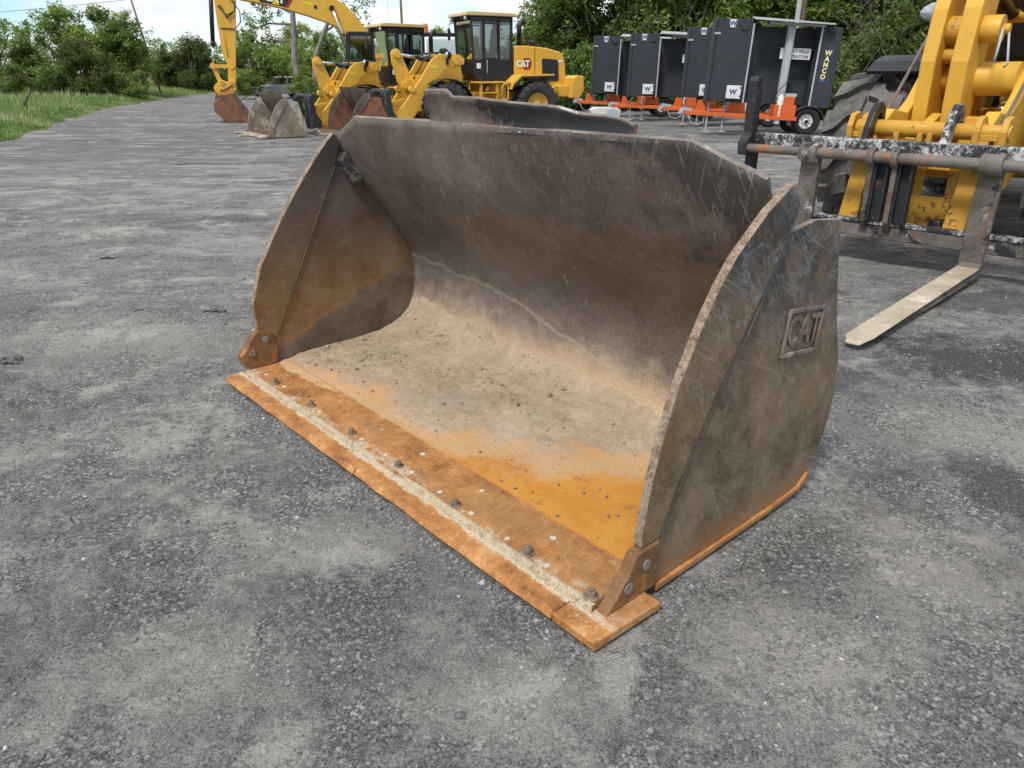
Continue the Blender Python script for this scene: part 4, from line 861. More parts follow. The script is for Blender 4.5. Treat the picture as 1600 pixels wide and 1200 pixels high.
        for z in (.55, .82, 1.1): b.box(min(sx * .95, sx * 1.16), max(sx * .95, sx * 1.16), 1.12, 1.62, z, z + .03)
        for y in (1.10, 1.62): b.box(min(sx * .98, sx * 1.14), max(sx * .98, sx * 1.14), y, y + .03, .55, 1.38)
        B('step_ladder', b, M_YEL, .004)
        b = MB(); b.box(min(sx * .45, sx * .98), max(sx * .45, sx * .98), 1.68, 2.02, .72, 1.36); B('tank_box', b, M_YEL, .02)
        b = MB(); b.tube([(sx * 1.14, 1.80, .95), (sx * 1.16, 1.80, 1.30), (sx * 1.16, 1.86, 1.36), (sx * 1.16, 1.94, 1.36), (sx * 1.16, 2.0, 1.30), (sx * 1.16, 2.0, .95), (sx * 1.16, 1.94, .90), (sx * 1.16, 1.86, .90), (sx * 1.14, 1.80, .95)], .022, 8); B('grab_loop', b, M_YEL, 0)
        # front fender
        arc = [(Rr + .10, a) for a in np.linspace(R(18), R(128), 9)]; o_ = [(-r * math.cos(a) * -1 * -1, Rr + r * math.sin(a)) for r, a in arc]
        o_ = [((Rr + .10) * math.cos(a), Rr + (Rr + .08) * math.sin(a)) for a in np.linspace(R(22), R(125), 9)]; i_ = [((Rr + .06) * math.cos(a), Rr + (Rr + .045) * math.sin(a)) for a in np.linspace(R(22), R(125), 9)]
        b = MB(); b.prism([(p[0], p[1] + fend[2]) for p in o_ + i_[::-1]], sx * fend[0], sx * fend[1], 'x'); B('front_fender', b, M_BLK, .004)
        if not lamps: continue
        # headlight on a stalk
        b = MB(); b.tube([(sx * .6, .35, 2.05), (sx * .78, .22, 2.12), (sx * .86, .16, 2.14)], .025, 8); b.lathe([(.0, .12), (.07, .10), (.095, .02), (.095, -.03)], (sx * .90, .12, 2.16), 'y', 14); hl = B('headlight', b, M_BLK, 0)
        b = MB(); b.lathe([(.09, -.03), (.075, -.055), (0, -.065)], (sx * .90, .12, 2.16), 'y', 14); B('lens', b, M_LAMP, 0, hl)
    # cab
    cab_side = [(.74, 1.62), (.66, 2.05), (.60, 3.18), (2.40, 3.22), (2.44, 2.4), (2.44, 1.45), (1.10, 1.45), (.95, 1.5)]
    b = MB(); b.prism([(.95, 1.44), (.72, 1.62), (.68, 2.06), (2.44, 2.06), (2.44, 1.44)], -.74, .74, 'x')     # closed lower cab
    for sx in (-1, 1):
        a_, c_ = sorted((sx * .69, sx * .75))
        b.prism([(.68, 2.0), (.60, 3.2), (.68, 3.2), (.77, 2.0)], a_, c_, 'x'); b.box(a_, c_, 1.12, 1.21, 2.0, 3.2); b.box(a_, c_, 1.78, 1.88, 2.0, 3.2); b.box(a_, c_, 2.32, 2.44, 2.0, 3.2)
        b.box(a_, c_, .62, 2.44, 3.10, 3.22)
    b.box(-.75, .75, .60, .72, 3.12, 3.22); b.box(-.75, .75, 2.34, 2.44, 3.05, 3.22); b.box(-.75, .75, .62, 2.44, 3.215, 3.24)
    cab = B('cab', b, M_BLK, .012)
    b = MB(); b.prism([(.38, 3.25), (.42, 3.34), (.6, 3.365), (2.5, 3.345), (2.62, 3.30), (2.62, 3.25)], -.82, .82, 'x'); B('roof', b, M_CREAM, .02, cab)
    def pane(q, nm='window_pane'): MB().add(q, [(0, 1, 2, 3)]).build(nm, M_GLASS, cab, 0, k)
    pane([(-.69, .735, 2.06), (.69, .735, 2.06), (.69, .65, 3.12), (-.69, .65, 3.12)], 'windshield'); pane([(-.69, 2.40, 2.06), (.69, 2.40, 2.06), (.69, 2.40, 3.06), (-.69, 2.40, 3.06)], 'rear_window')
    for sx in (-1, 1):
        x = sx * .715; pane([(x, .76, 2.06), (x, 1.12, 2.06), (x, 1.12, 3.1), (x, .69, 3.1)]); pane([(x, 1.21, 2.06), (x, 1.78, 2.06), (x, 1.78, 3.1), (x, 1.21, 3.1)], 'door_pane'); pane([(x, 1.88, 2.06), (x, 2.32, 2.06), (x, 2.32, 3.1), (x, 1.88, 3.1)])
        xx = sorted((sx * .752, sx * .765))
        b = MB(); b.box(xx[0], xx[1], 1.17, 1.215, 1.5, 3.08); b.box(xx[0], xx[1], 1.775, 1.82, 1.5, 3.08); b.box(xx[0], xx[1], 1.215, 1.775, 3.03, 3.08); b.box(xx[0], xx[1], 1.215, 1.775, 1.5, 2.10); dr = B('door', b, M_BLK, .004, cab)
        MB().tube([(sx * .775, 1.27, 1.65), (sx * .80, 1.27, 1.68), (sx * .80, 1.27, 2.0), (sx * .775, 1.27, 2.03)], .014, 8).build('door_handle', M_GALV, cab, 0, k)
        MB().box(min(sx * .745, sx * .752), max(sx * .745, sx * .752), .84, 1.02, 1.80, 1.95).build('cab_sticker', M_DECAL_W, cab, 0, k)
        b = MB(); b.tube([(sx * .70, .62, 3.12), (sx * .98, .52, 3.08), (sx * 1.0, .52, 2.95)], .016, 8); b.box(min(sx * .93, sx * 1.08), max(sx * .93, sx * 1.08), .49, .54, 2.62, 2.96); B('mirror', b, M_BLK, .008, cab)
        for xl in (.35, .62):
            b = MB(); b.lathe([(0, .06), (.06, .05), (.07, -.04), (.055, -.055), (0, -.06)], (sx * xl, .46, 3.18), 'y', 10); b.build('work_light', M_LAMP if xl > .5 else M_BLK, cab, 0, k)
    if interior:
        b = MB(); b.box(-.27, .27, 1.45, 1.95, 2.06, 2.28); b.prism([(1.88, 2.25), (2.0, 2.95), (2.1, 2.95), (2.02, 2.2)], -.25, .25, 'x'); b.box(-.16, .16, 2.03, 2.12, 2.95, 3.1); B('seat', b, M_SEAT, .03, cab)
        b = MB(); b.tube([(0, 1.0, 2.0), (0, 1.15, 2.45)], .04, 8); b.lathe([(.17, -.015), (.19, 0), (.17, .015), (.155, 0), (.17, -.015)], (0, 0, 0), 'z', 18); sw = b
        sw.v[-18 * 5:] = [(p[0], 1.17 + p[1] * .9, 2.48 + p[1] * .35 + p[2]) for p in sw.v[-18 * 5:]]; B('steering_wheel', sw, M_SEAT, 0, cab)
    for o in [cab] + list(cab.children_recursive):      # the cab is narrower and shorter than the frame it stands on
        for v in o.data.vertices: v.co.x *= .84; v.co.y = 2.44 * k - (2.44 * k - v.co.y) * .78
    return cab

def loader_front(root, k=1.0):
    B = lambda n, mb, m, bev=.012, par=root: mb.build(n, m, par, bev * k, k)
    ARM = [(-1.62, .30), (-1.50, .55), (-1.12, .92), (-.62, 1.56), (-.27, 2.05), (-.05, 2.17), (.17, 2.20), (.62, 2.18), (.78, 2.06), (.76, 1.92), (.60, 1.86), (.36, 1.86), (.07, 1.74), (-.25, 1.33), (-.62, .82), (-1.0, .34), (-1.25, .16), (-1.52, .16)]
    LEV = [(-1.62, 2.30), (-1.50, 2.34), (-1.40, 2.26), (-1.32, 2.06), (-1.12, 1.62), (-.97, 1.08), (-1.0, .86), (-1.12, .78), (-1.30, .92), (-1.52, 1.42), (-1.66, 2.0), (-1.68, 2.2)]
    # one central tilt lever with its cylinder
    b = MB(); b.prism([(y + .36, z) for y, z in LEV], -.07, .07, 'x'); lev = B('tilt_lever', b, M_YEL)
    for y, z, r in ((-1.16, 2.18, .10), (-.92, 1.32, .13), (-.74, .92, .09)): B('lever_pin', MB().cyl((-.14, y, z), (.14, y, z), r, n=16), M_YEL, .006, lev)
    b = MB(); b.cyl((0, -.45, 2.10), (0, .45, 1.98), .085, n=14); tc_ = B('tilt_cylinder', b, M_BLK, 0)
    b = MB(); b.cyl((0, -1.14, 2.18), (0, -.45, 2.10), .048, n=12); B('rod', b, M_CHROME, 0, tc_)
    b = MB(); b.box(-.5, .5, -.75, -.5, 1.30, 1.62); b.box(-.2, .2, -.95, -.55, 1.25, 1.5); b.bar((0, -.75, .92), (0, -1.6, .75), .10, .16); B('lever_bracket', b, M_YEL)
    for sx in (-1, 1):
        MB().box(min(sx * .665, sx * .70), max(sx * .665, sx * .70), .16, .24, 1.9, 2.16).build('lamp_bracket', M_BLK, root, 0, k)
    for sx in (-1, 1):
        a, c = sorted((sx * .54, sx * .66)); b = MB(); b.prism(ARM, a, c, 'x'); arm = B('lift_arm', b, M_YEL)
        for y, z, r in ((-1.45, .36, .13), (.52, 2.02, .12), (-.95, 1.22, .09)): B('arm_pin', MB().cyl((sx * .52, y, z), (sx * .69, y, z), r, n=16), M_YEL, .006, arm)
        MB().box(min(sx * .661, sx * .664), max(sx * .661, sx * .664), -.35, -.12, 1.80, 1.88).build('arm_decal', M_YDEC, arm, 0, k)
        b = MB(); b.cyl((sx * .45, .45, .9), (sx * .48, -.1, 1.3), .085, n=12); lc_ = B('lift_cylinder', b, M_YEL, 0)
        b = MB(); b.cyl((sx * .48, -.1, 1.3), (sx * .5, -.35, 1.48), .045, n=12); B('rod', b, M_CHROME, 0, lc_)
        b = MB(); b.tube([(sx * .4, .5, 2.12), (sx * .35, .2, 2.26), (sx * .38, -.2, 2.2), (sx * .42, -.5, 1.95), (sx * .42, -.8, 1.5)], .022, 8); B('hydraulic_hose', b, M_HOSE, 0)
    b = MB(); b.cyl((-.6, -.55, 1.35), (.6, -.55, 1.35), .12, n=16); B('cross_tube', b, M_YEL, 0)
    b = MB()
    for sx in (-1, 1):
        a, c = sorted((sx * .42, sx * .52)); b.prism([(-1.84, .18), (-1.86, 1.12), (-1.74, 1.20), (-1.66, 1.0), (-1.60, .6), (-1.46, .42), (-1.46, .25)], a, c, 'x'); a, c = sorted((sx * .68, sx * .78)); b.prism([(-1.84, .18), (-1.86, 1.12), (-1.74, 1.20), (-1.66, 1.0), (-1.60, .6), (-1.46, .42), (-1.46, .25)], a, c, 'x')
    b.cyl((-.8, -1.66, 1.16), (.8, -1.66, 1.16), .08, n=14); b.box(-.5, .5, -1.88, -1.80, .3, .55); B('coupler', b, M_BLKD, .01)

# two loaders parked side by side
YB = R(27.7)
def LR(yaw): return math.atan2(-math.cos(yaw), math.sin(yaw))
lb = thing('wheel_loader', 'yellow wheel loader with black cab and white hood lettering, parked nearest the message boards', 'wheel loader', (-2.50, 25.25, float(gz(-2.7, 25.3))), LR(YB), 'parked wheel loaders')
lb.scale = (1.03,) * 3; loader_body(lb); loader_front(lb); mini_bucket(lb, 2.5, 1.35, 1.28, -3.30, M_STEELBR, M_RUSTRED, M_STEELBR)
la = thing('wheel_loader', 'yellow wheel loader behind the bare tree trunk, with a pale scuffed bucket on the ground', 'wheel loader', (-5.45, 27.2, float(gz(-6, 27))), LR(R(33)), 'parked wheel loaders')
la.scale = (1.02,) * 3; loader_body(la); loader_front(la); mini_bucket(la, 2.5, 1.40, 1.28, -3.55, M_STEELBR, M_DUSTST, M_DUSTST)

# ---------------------------------------------------------------- excavator
EX = thing('excavator', 'yellow tracked excavator with its boom raised and rusty bucket on the ground', 'excavator', (-11.84, 33.18, -.25), R(-72))
def exc():
    k = 1; B = lambda n, mb, m, bev=.012, par=EX: mb.build(n, m, par, bev, k)
    boom = [(.25, 4.95), (.91, 4.62), (1.69, 4.50), (2.67, 4.31), (3.47, 4.09), (4.28, 3.84), (4.79, 3.60), (5.2, 3.1), (6.1, 1.95), (6.5, 1.80), (6.7, 2.05), (6.4, 2.7), (5.91, 3.48), (5.43, 4.16), (4.98, 4.58), (4.57, 4.78), (3.3, 5.05), (1.5, 5.25), (.4, 5.3)]
    bm_ = B('boom', MB().prism(boom, -.28, .28, 'x'), M_YEL, .02)
    MB().prism([(1.62, 4.56), (1.68, 5.0), (3.08, 4.9), (2.68, 4.37)], .281, .286, 'x').build('decal_panel', M_BLK, bm_)
    MB().prism([(2.60, 4.385), (3.0, 4.9), (3.10, 4.9), (2.72, 4.36)], .287, .290, 'x').build('decal_stripe', M_RED, bm_)
    text('CAT', .42, M_DECAL_W, 'boom_lettering', bm_, frame((.290, 2.22, 4.70), (0, 1, -.14), (0, .14, 1)), .004, .018, .95)
    MB().prism([(2.10, 4.50), (2.26, 4.66), (2.40, 4.46)], .296, .299, 'x').build('decal_triangle', M_YDEC, bm_)
    MB().prism([(3.30, 4.64), (3.68, 4.55), (3.68, 4.46), (3.30, 4.55)], .281, .285, 'x').build('boom_decal', M_YDEC, bm_)
    MB().cyl((.27, 3.82, 4.42), (.30, 3.82, 4.42), .07).build('boom_hole', M_BLK, bm_)
    st = [(-.10, 4.6), (-.2, 5.5), (.15, 5.9), (.7, 5.4), (.73, 4.62), (.52, 3.1), (.31, 1.52), (.10, 1.46), (.02, 1.60), (.08, 2.25), (-.06, 2.58), (-.10, 3.67)]
    sk = B('stick', MB().prism(st, -.17, .17, 'x'), M_YEL, .02)
    b = MB(); b.cyl((.0, -.16, 5.2), (.0, -.38, 3.01), .085, n=14); b.cyl((0, -.36, 3.1), (0, -.385, 2.95), .10, n=14); cy = B('bucket_cylinder', b, M_BLK, 0)
    B('rod', MB().cyl((0, -.38, 2.95), (0, -.5, 2.2), .05, n=12), M_CHROME, 0, cy)
    for sx in (-.16, .16):
        b = MB(); b.bar((sx, -.52, 2.17), (sx, .24, 2.15), .05, .14, (0, 0, 1)); b.cyl((sx - .04, -.5, 2.17), (sx + .04, -.5, 2.17), .12); b.cyl((sx - .04, .22, 2.15), (sx + .04, .22, 2.15), .12); B('idler_link', b, M_YEL, .006)
        b = MB(); b.bar((sx * .7, -.50, 2.15), (sx * .7, -.28, 1.50), .06, .16, (0, 1, 0)); B('power_link', b, M_YEL, .006)
    b = MB(); b.prism([(-.60, 1.32), (-.50, 1.48), (-.25, 1.66), (-.05, 1.56), (.10, 1.66), (.30, 1.62), (.30, 1.26), (-.10, 1.02), (-.45, 1.02)], -.26, .26, 'x'); cp = B('quick_coupler', b, M_YEL, .02)
    for y, z in ((-.22, 1.52), (.18, 1.48), (-.4, 1.15), (.1, 1.2)): B('coupler_pin', MB().cyl((-.29, y, z), (.29, y, z), .09), M_YELW, .004, cp)
    B('hydraulic_hose', MB().tube([(.2, -.5, 1.2), (.3, -.2, 1.25), (.3, .1, 1.4), (.22, .25, 1.55)], .025, 8), M_HOSE, 0)
    hs = MB()
    for i in range(3): hs.tube([(.18 + .02 * i, .0 + .05 * i, 4.4), (.24, .3, 4.05 - .06 * i), (.22, .62, 4.2), (.2, .66, 4.55)], .022, 6)
    hs.tube([(.19, .5, 4.7), (.22, .82, 4.2), (.22, .80, 3.8), (.19, .55, 3.55), (.19, .0, 3.58)], .022, 6); B('hydraulic_hose', hs, M_HOSE, 0)
    B('stick_pipe', MB().tube([(.18, .05, 3.5), (.18, .10, 3.1), (.18, .15, 2.5)], .018, 6), M_YELW, 0)
    bp = [(-.68, .77), (-.66, .42), (-.28, .02), (.65, .0), (.80, .17), (.46, .60), (.16, 1.13), (-.24, 1.10), (-.45, .92)]
    b = MB(); b.prism(bp, -.62, .62, 'x'); bk = B('bucket', b, M_RUSTRED, .015)
    for sx in (-1, 1): B('side_edge', MB().prism([(.62, -.02), (.84, .16), (.50, .62), (.18, 1.15), (.10, 1.12), (.38, .58), (.66, .14), (.5, -.01)], sx * .621, sx * .66, 'x'), M_STEELBR, .006, bk)
    for i in range(5): B('tooth', MB().prism([(.6, -.02), (.62, .10), (1.02, .06), (1.0, .02)], -.55 + i * .25, -.45 + i * .25, 'x'), M_RUSTRED, .004, bk)
    for sx in (-.2, .2): B('bucket_ear', MB().prism([(-.62, .85), (-.5, 1.25), (.12, 1.3), (.2, 1.08), (-.3, 1.0)], sx - .03, sx + .03, 'x'), M_STEELBR, .006, bk)
    for sx in (-1, 1):
        b = MB(); b.cyl((sx * .42, 5.1, 2.6), (sx * .42, 5.35, 1.3), .10, n=12); lc = B('lift_cylinder', b, M_YEL, 0); b = MB(); b.cyl((sx * .42, 4.46, 4.39), (sx * .42, 5.1, 2.6), .055, n=12); B('rod', b, M_CHROME, 0, lc); B('boom_pin', MB().cyl((sx * .24, 4.46, 4.39), (sx * .48, 4.46, 4.39), .10), M_BLK, 0)
    # upper structure
    b = MB(); b.box(-1.35, 1.35, 5.6, 9.4, 1.15, 1.45); b.box(-1.35, -.45, 5.9, 9.3, 1.45, 2.35); b.box(.45, 1.35, 6.5, 9.3, 1.45, 2.35); b.prism([(8.2, 1.2), (9.9, 1.2), (10.0, 2.4), (8.2, 2.4)], -1.33, 1.33, 'x'); B('upper_body', b, M_YEL, .04)
    b = MB()
    for sx in (-1, 1):
        b2 = MB(); b2.prism([(4.6, .3), (4.9, .02), (9.2, .02), (9.6, .35), (9.5, .75), (9.2, .9), (4.9, .9), (4.6, .7)], sx * 1.0, sx * 1.6, 'x'); B('track', b2, M_BLKD, .03)
    B('undercarriage', MB().box(-1.0, 1.0, 5.6, 8.6, .45, .9), M_BLKD, .02); B('slew_ring', MB().cyl((0, 7.1, .9), (0, 7.1, 1.16), .9, n=28), M_BLKD, 0)
    b = MB()
    for x in (.52, 1.30):
        b.prism([(4.95, 1.45), (4.84, 2.4), (4.95, 3.45), (5.05, 3.45), (4.96, 2.4), (5.05, 1.5)], x - .04, x + .04, 'x'); b.box(x - .04, x + .04, 6.10, 6.22, 1.45, 3.46); b.box(x - .04, x + .04, 4.96, 6.2, 3.33, 3.46); b.box(x - .04, x + .04, 4.92, 6.2, 1.45, 2.40)
    b.box(.5, 1.32, 4.95, 6.2, 3.40, 3.48); b.box(.5, 1.32, 6.12, 6.2, 1.45, 2.4); b.box(.5, 1.32, 4.90, 4.98, 1.45, 2.2); b.box(.5, 1.32, 4.9, 6.2, 1.42, 1.5); cab = B('cab', b, M_BLK, .015)
    for x in (.525, 1.30): MB().add([(x, 4.94, 2.4), (x, 6.1, 2.4), (x, 6.1, 3.34), (x, 5.0, 3.34)], [(0, 1, 2, 3)]).build('window_pane', M_GLASS, cab)
    MB().add([(.54, 4.92, 2.2), (1.28, 4.92, 2.2), (1.28, 4.99, 3.36), (.54, 4.99, 3.36)], [(0, 1, 2, 3)]).build('windshield', M_GLASS, cab)
    b = MB(); b.box(.72, 1.12, 5.5, 5.9, 1.9, 2.3); b.box(.74, 1.10, 5.85, 6.0, 2.2, 3.0); B('seat', b, M_SEAT, .03, cab); B('grab_rail', MB().tube([(1.36, 5.0, 1.6), (1.40, 4.95, 2.2), (1.38, 4.98, 2.9)], .02, 6), M_BLK, 0, cab)
    B('work_light', MB().box(.55, 1.27, 4.86, 4.94, 3.30, 3.40), M_BLKD, .01, cab)
exc()
# ================================================================ the near loader carrying pallet forks
CA = R(-45); OCX, OCY = 3.403, 6.735
def c2w(x, y): return OCX + x * math.cos(CA) - y * math.sin(CA), OCY + x * math.sin(CA) + y * math.cos(CA)
FA = 2.15                                                      # front axle behind the fork carriage
cx, cy = c2w(.06, FA)
lc = thing('wheel_loader', 'large yellow wheel loader at the frame edge carrying scuffed pallet forks', 'wheel loader', (cx, cy, 0), CA)
KC = 1.12
loader_body(lc, KC, M_TYREG, .745, .66, True, True, .07, 12, .91, (.40, .98, .07), False)
def forks():
    ofs = Vector((.06, FA, 0)); B0 = lambda n, mb, m, bev=.01, par=lc: mb.build(n, m, par, bev)
    def B(n, mb, m, bev=.01, par=lc):
        mb.v = [(p[0] - .06, p[1] - FA, p[2]) for p in mb.v]; return mb.build(n, m, par, bev)
    # carriage: top beam, end posts, lower rail, pivot rod, hanging dogs
    b = MB(); b.box(-1.41, 1.33, .03, .16, .972, 1.10); car = B('fork_carriage', b, M_BKWH, .012)
    b = MB(); b.box(-1.41, 1.33, .03, .13, .235, .36); B('lower_rail', b, M_SHANK, .01, car)
    B('lower_rail_cap', MB().box(-1.41, 1.33, .02, .14, .3605, .392), M_BKWH, .006, car)
    b = MB(); n_ = 16; b.tube([(-1.44, -.075, .965), (-.86, -.075, .965)], .041, n_); B('pivot_rod', b, M_RODRUST, .003, car)
    b = MB(); b.tube([(-.86, -.075, .965), (1.36, -.075, .965)], .049, n_); B('pivot_rod', b, M_RODRUST, .003, car)
    for x in (-1.48, 1.34):
        b = MB(); b.prism([(-.12, .90), (-.13, 1.02), (-.045, 1.10), (-.05, 1.58), (-.02, 1.625), (.04, 1.625), (.075, 1.58), (.085, 1.06), (.16, 1.0), (.16, .24), (.06, .24), (.05, .88)], x - .02, x + .075, 'x'); B('end_post', b, M_BKD, .012, car)
    for x, ln in ((-.20, 0), (.005, 0)):
        b = MB(); b.lathe([(.050, -.028), (.084, -.028), (.084, .028), (.050, .028), (.050, -.028)], (x, -.075, .965), 'x', 18); b.prism([(-.13, .93), (-.085, .90), (-.06, .40), (.02, .30), (.03, .36), (-.005, .42), (.0, .93)], x - .022, x + .022, 'x'); B('hanging_dog', b, M_SHANK, .006, car)
        b = MB(); b.box(x + .03, x + .15, .0, .035, .40, .93); b.box(x + .03, x + .05, -.06, .0, .40, .92); b.box(x + .13, x + .15, -.06, .0, .40, .92); B('hanging_channel', b, M_BKD, .006, car)
    # the two forks
    for x0 in (-.86, .655):
        x1 = x0 + .178; b = MB()
        pr = [(-.118, .985), (-.118, .93), (-.045, .90), (-.045, .16), (-.075, .125), (-2.34, .068), (-2.46, .05), (-2.46, .036), (-1.2, .040), (-.05, .05), (.005, .055), (.018, .09), (.018, .93), (-.02, .985)]
        b.prism(pr, x0, x1, 'x')
        i = [j for j, p in enumerate(b.v) if p[1] < -2.4]     # rounded tip corners
        for j in i: x, y, z = b.v[j]; b.v[j] = (x + (.045 if x == x0 else -.045), y, z)
        f = B('fork', b, [M_SHANK, M_BLADE], .008, car)
        m_ = f.data
        for p in m_.polygons: p.material_index = 1 if p.center.y + FA < -.2 and p.center.z < .12 else 0
        b = MB(); b.lathe([(.050, -.0), (.088, 0), (.088, .165), (.050, .165), (.050, 0)], (x0 + .006, -.075, .965), 'x', 18); B('fork_eye', b, M_SHANK, .006, car)
        B('fork_peg', MB().cyl((x0 + .13, -.03, .99), (x0 + .13, -.03, 1.06), .018, n=8), M_SHANK, 0, car)
    # coupler hooks over the tube
    def hook(x, mat):
        pts = [(.06, 1.06), (.10, 1.20), (.17, 1.33), (.26, 1.405), (.34, 1.41), (.42, 1.36), (.445, 1.27), (.42, 1.20), (.375, 1.20), (.37, 1.27), (.33, 1.32), (.27, 1.29), (.23, 1.20), (.22, 1.08), (.16, 1.05)]
        B('coupler_hook', MB().prism(pts, x - .03, x + .03, 'x'), mat, .012, car)
    hook(-.36, M_BLK); hook(.30, M_BKWH)
    # quick coupler: tube, ear blocks, raked legs, window plate
    b = MB(); b.cyl((-.52, .31, 1.185), (.28, .31, 1.185), .072, n=20); b.cyl((.28, .31, 1.185), (.74, .31, 1.185), .066, n=20); cp = B('coupler', b, M_YELW, .006)
    for x in (-.555, -.44, .50, .70):
        B('coupler_ear', MB().prism([(.22, 1.0), (.20, 1.20), (.25, 1.30), (.36, 1.32), (.46, 1.24), (.46, 1.0)], x - .025, x + .025, 'x'), M_YELW, .006, cp)
    for q in [(-.53, -.465, 1.10, 1.15), (.525, .675, 1.12, 1.17), (.525, .675, 1.0, 1.05)]: B('coupler_web', MB().box(q[0], q[1], .24, .42, q[2], q[3]), M_YELW, .006, cp)
    for x in (-.14, .06, .14): B('tube_clamp', MB().box(x - .022, x + .022, .22, .30, 1.02, 1.16), M_YELW, .004, cp)
    for s_ in (-1, 1):
        x0 = .06 + s_ * .46; b = MB()
        for z0, z1, y0, y1 in ((.33, 1.12, .17, .29),):
            b.add([(x0 - .075 - .03 * 1, y0 - .03, z0), (x0 + .075, y0 - .03, z0), (x0 + .075, y0 + .10, z0), (x0 - .105, y0 + .10, z0), (x0 - .065 + .02, y1 - .05, z1), (x0 + .065 + .02, y1 - .05, z1), (x0 + .065 + .02, y1 + .14, z1), (x0 - .045, y1 + .14, z1)], [(0, 1, 2, 3), (4, 7, 6, 5), (0, 4, 5, 1), (1, 5, 6, 2), (2, 6, 7, 3), (3, 7, 4, 0)])
        B('coupler_leg', b, M_YELW, .008, cp)
    b = MB(); b.box(-.36, .46, .30, .34, .36, .62); b.box(-.36, -.18, .30, .34, .62, .98); b.box(.02, .14, .30, .34, .62, 1.0); b.box(.34, .46, .30, .34, .62, .98); b.box(-.36, .46, .30, .34, .98, 1.08); B('coupler_plate', b, M_YELW, .006, cp)
    b = MB(); b.cyl((-.25, .22, .33), (-.25, .22, .44), .075, n=14); b.cyl((.36, .22, .33), (.36, .22, .44), .075, n=14); b.box(-.3, .42, .16, .28, .30, .335); B('lock_cylinder', b, M_BLK, .006, cp)
    # lift arms rising to the rear, cross tube, tilt levers
    AL = [(.45, 1.0), (.40, 1.22), (.62, 1.34), (.98, 1.30), (1.20, 1.42), (2.10, 2.28), (2.9, 2.62), (3.2, 2.6), (3.25, 2.25), (2.95, 1.95), (2.6, 1.55), (2.1, 1.0), (1.5, .62), (.9, .56), (.52, .70)]
    for s_ in (-1, 1):
        xa = .06 + s_ * .44; arm = B('lift_arm', MB().prism([(y, z) for y, z in AL], xa - .055, xa + .055, 'x'), M_YEL, .012)
        for y, z, r in ((.52, 1.08, .13), (2.95, 2.42, .14)): B('arm_pin', MB().cyl((xa - .075, y, z), (xa + .075, y, z), r, n=18), M_YEL, .008, arm)
        hs = MB(); hs.tube([(xa - s_ * -.07, .62, 1.20), (xa - s_ * -.075, .95, 1.45), (xa - s_ * -.075, 1.5, 1.95), (xa - s_ * -.07, 2.1, 2.4)], .016, 8); B('hydraulic_pipe', hs, M_RODRUST, 0, arm)
        b = MB(); b.cyl((xa + s_ * -.16, 2.6, 1.15), (xa + s_ * -.16, 1.75, 1.42), .09, n=14); lcy = B('lift_cylinder', b, M_YEL, 0); b = MB(); b.cyl((xa + s_ * -.16, 1.75, 1.42), (xa + s_ * -.13, 1.38, 1.30), .05, n=12); B('rod', b, M_CHROME, 0, lcy)
    b = MB(); b.cyl((-.33, 1.42, 1.60), (.45, 1.42, 1.60), .15, n=28); B('cross_tube', b, M_YEL, 0)
    LV = [(1.02, 1.22), (.98, 1.75), (1.05, 2.2), (1.2, 2.6), (1.36, 2.72), (1.52, 2.66), (1.56, 2.45), (1.50, 2.1), (1.52, 1.6), (1.42, 1.28), (1.22, 1.05), (1.08, 1.07)]
    for x, h_ in ((-.235, .065), (.035, .075)): B('tilt_lever', MB().prism(LV, x - h_, x + h_, 'x'), M_YEL, .014)
    for z_, r_ in ((2.02, .125), (1.80, .07)): B('lever_boss', MB().cyl((-.17, 1.22, z_), (-.04, 1.22, z_), r_, n=22), M_YELW, .006)
    b = MB(); b.cyl((.11, 1.22, 2.02), (.27, 1.22, 2.02), .12, n=22); b.cyl((.27, 1.22, 2.02), (.33, 1.22, 2.02), .045, n=14); B('lever_boss', b, M_YEL, .006)
    b = MB(); b.bar((-.10, .50, 1.02), (-.10, 1.15, 1.22), .09, .16); B('bucket_link', b, M_YEL, .01)
    B('tilt_cylinder', MB().cyl((-.10, 1.36, 2.55), (-.05, 2.6, 2.25), .10, n=16), M_BLK, 0)
    b = MB()
    for i in range(4): b.tube([(.20 + .05 * i, 1.35, 2.52), (.24 + .06 * i, 1.10, 2.40 - .04 * i), (.34 + .06 * i, 1.22, 2.20 - .03 * i), (.50 + .05 * i, 1.7, 2.22)], .024, 8)
    B('hydraulic_hose', b, M_HOSE, 0)
    b = MB(); b.tube([(.30, 1.10, 2.02), (.305, 1.06, 1.85), (.30, 1.05, 1.74)], .012, 6); b.tube([(.36, 1.08, 1.98), (.42, 1.02, 1.72), (.39, 1.04, 1.70)], .010, 6); B('lock_pin_chain', b, M_GALV, 0)
    b = MB(); b.box(-.34, .46, 1.30, 1.62, 1.18, 1.26); b.prism([(1.25, .75), (1.25, 1.18), (1.62, 1.18), (1.8, .75)], -.30, .42, 'x'); B('arm_cross_plate', b, M_YEL, .01)
    # clear headlamp on a black bracket, seen over the tyre
    b = MB(); b.tube([(-.20, 1.80, 2.08), (-.24, 1.60, 2.14), (-.28, 1.46, 2.20)], .045, 10); b.lathe([(0, .13), (.05, .12), (.088, .06), (.10, .0), (.098, -.02)], (-.38, 1.46, 2.20), 'x', 20); hl = B('headlamp', b, M_BLK, .004)
    b = MB(); b.lathe([(.094, -.02), (.085, -.07), (.055, -.13), (.02, -.165), (0, -.17)], (-.38, 1.46, 2.20), 'x', 20); B('lamp_lens', b, M_LAMP, 0, hl)
forks()

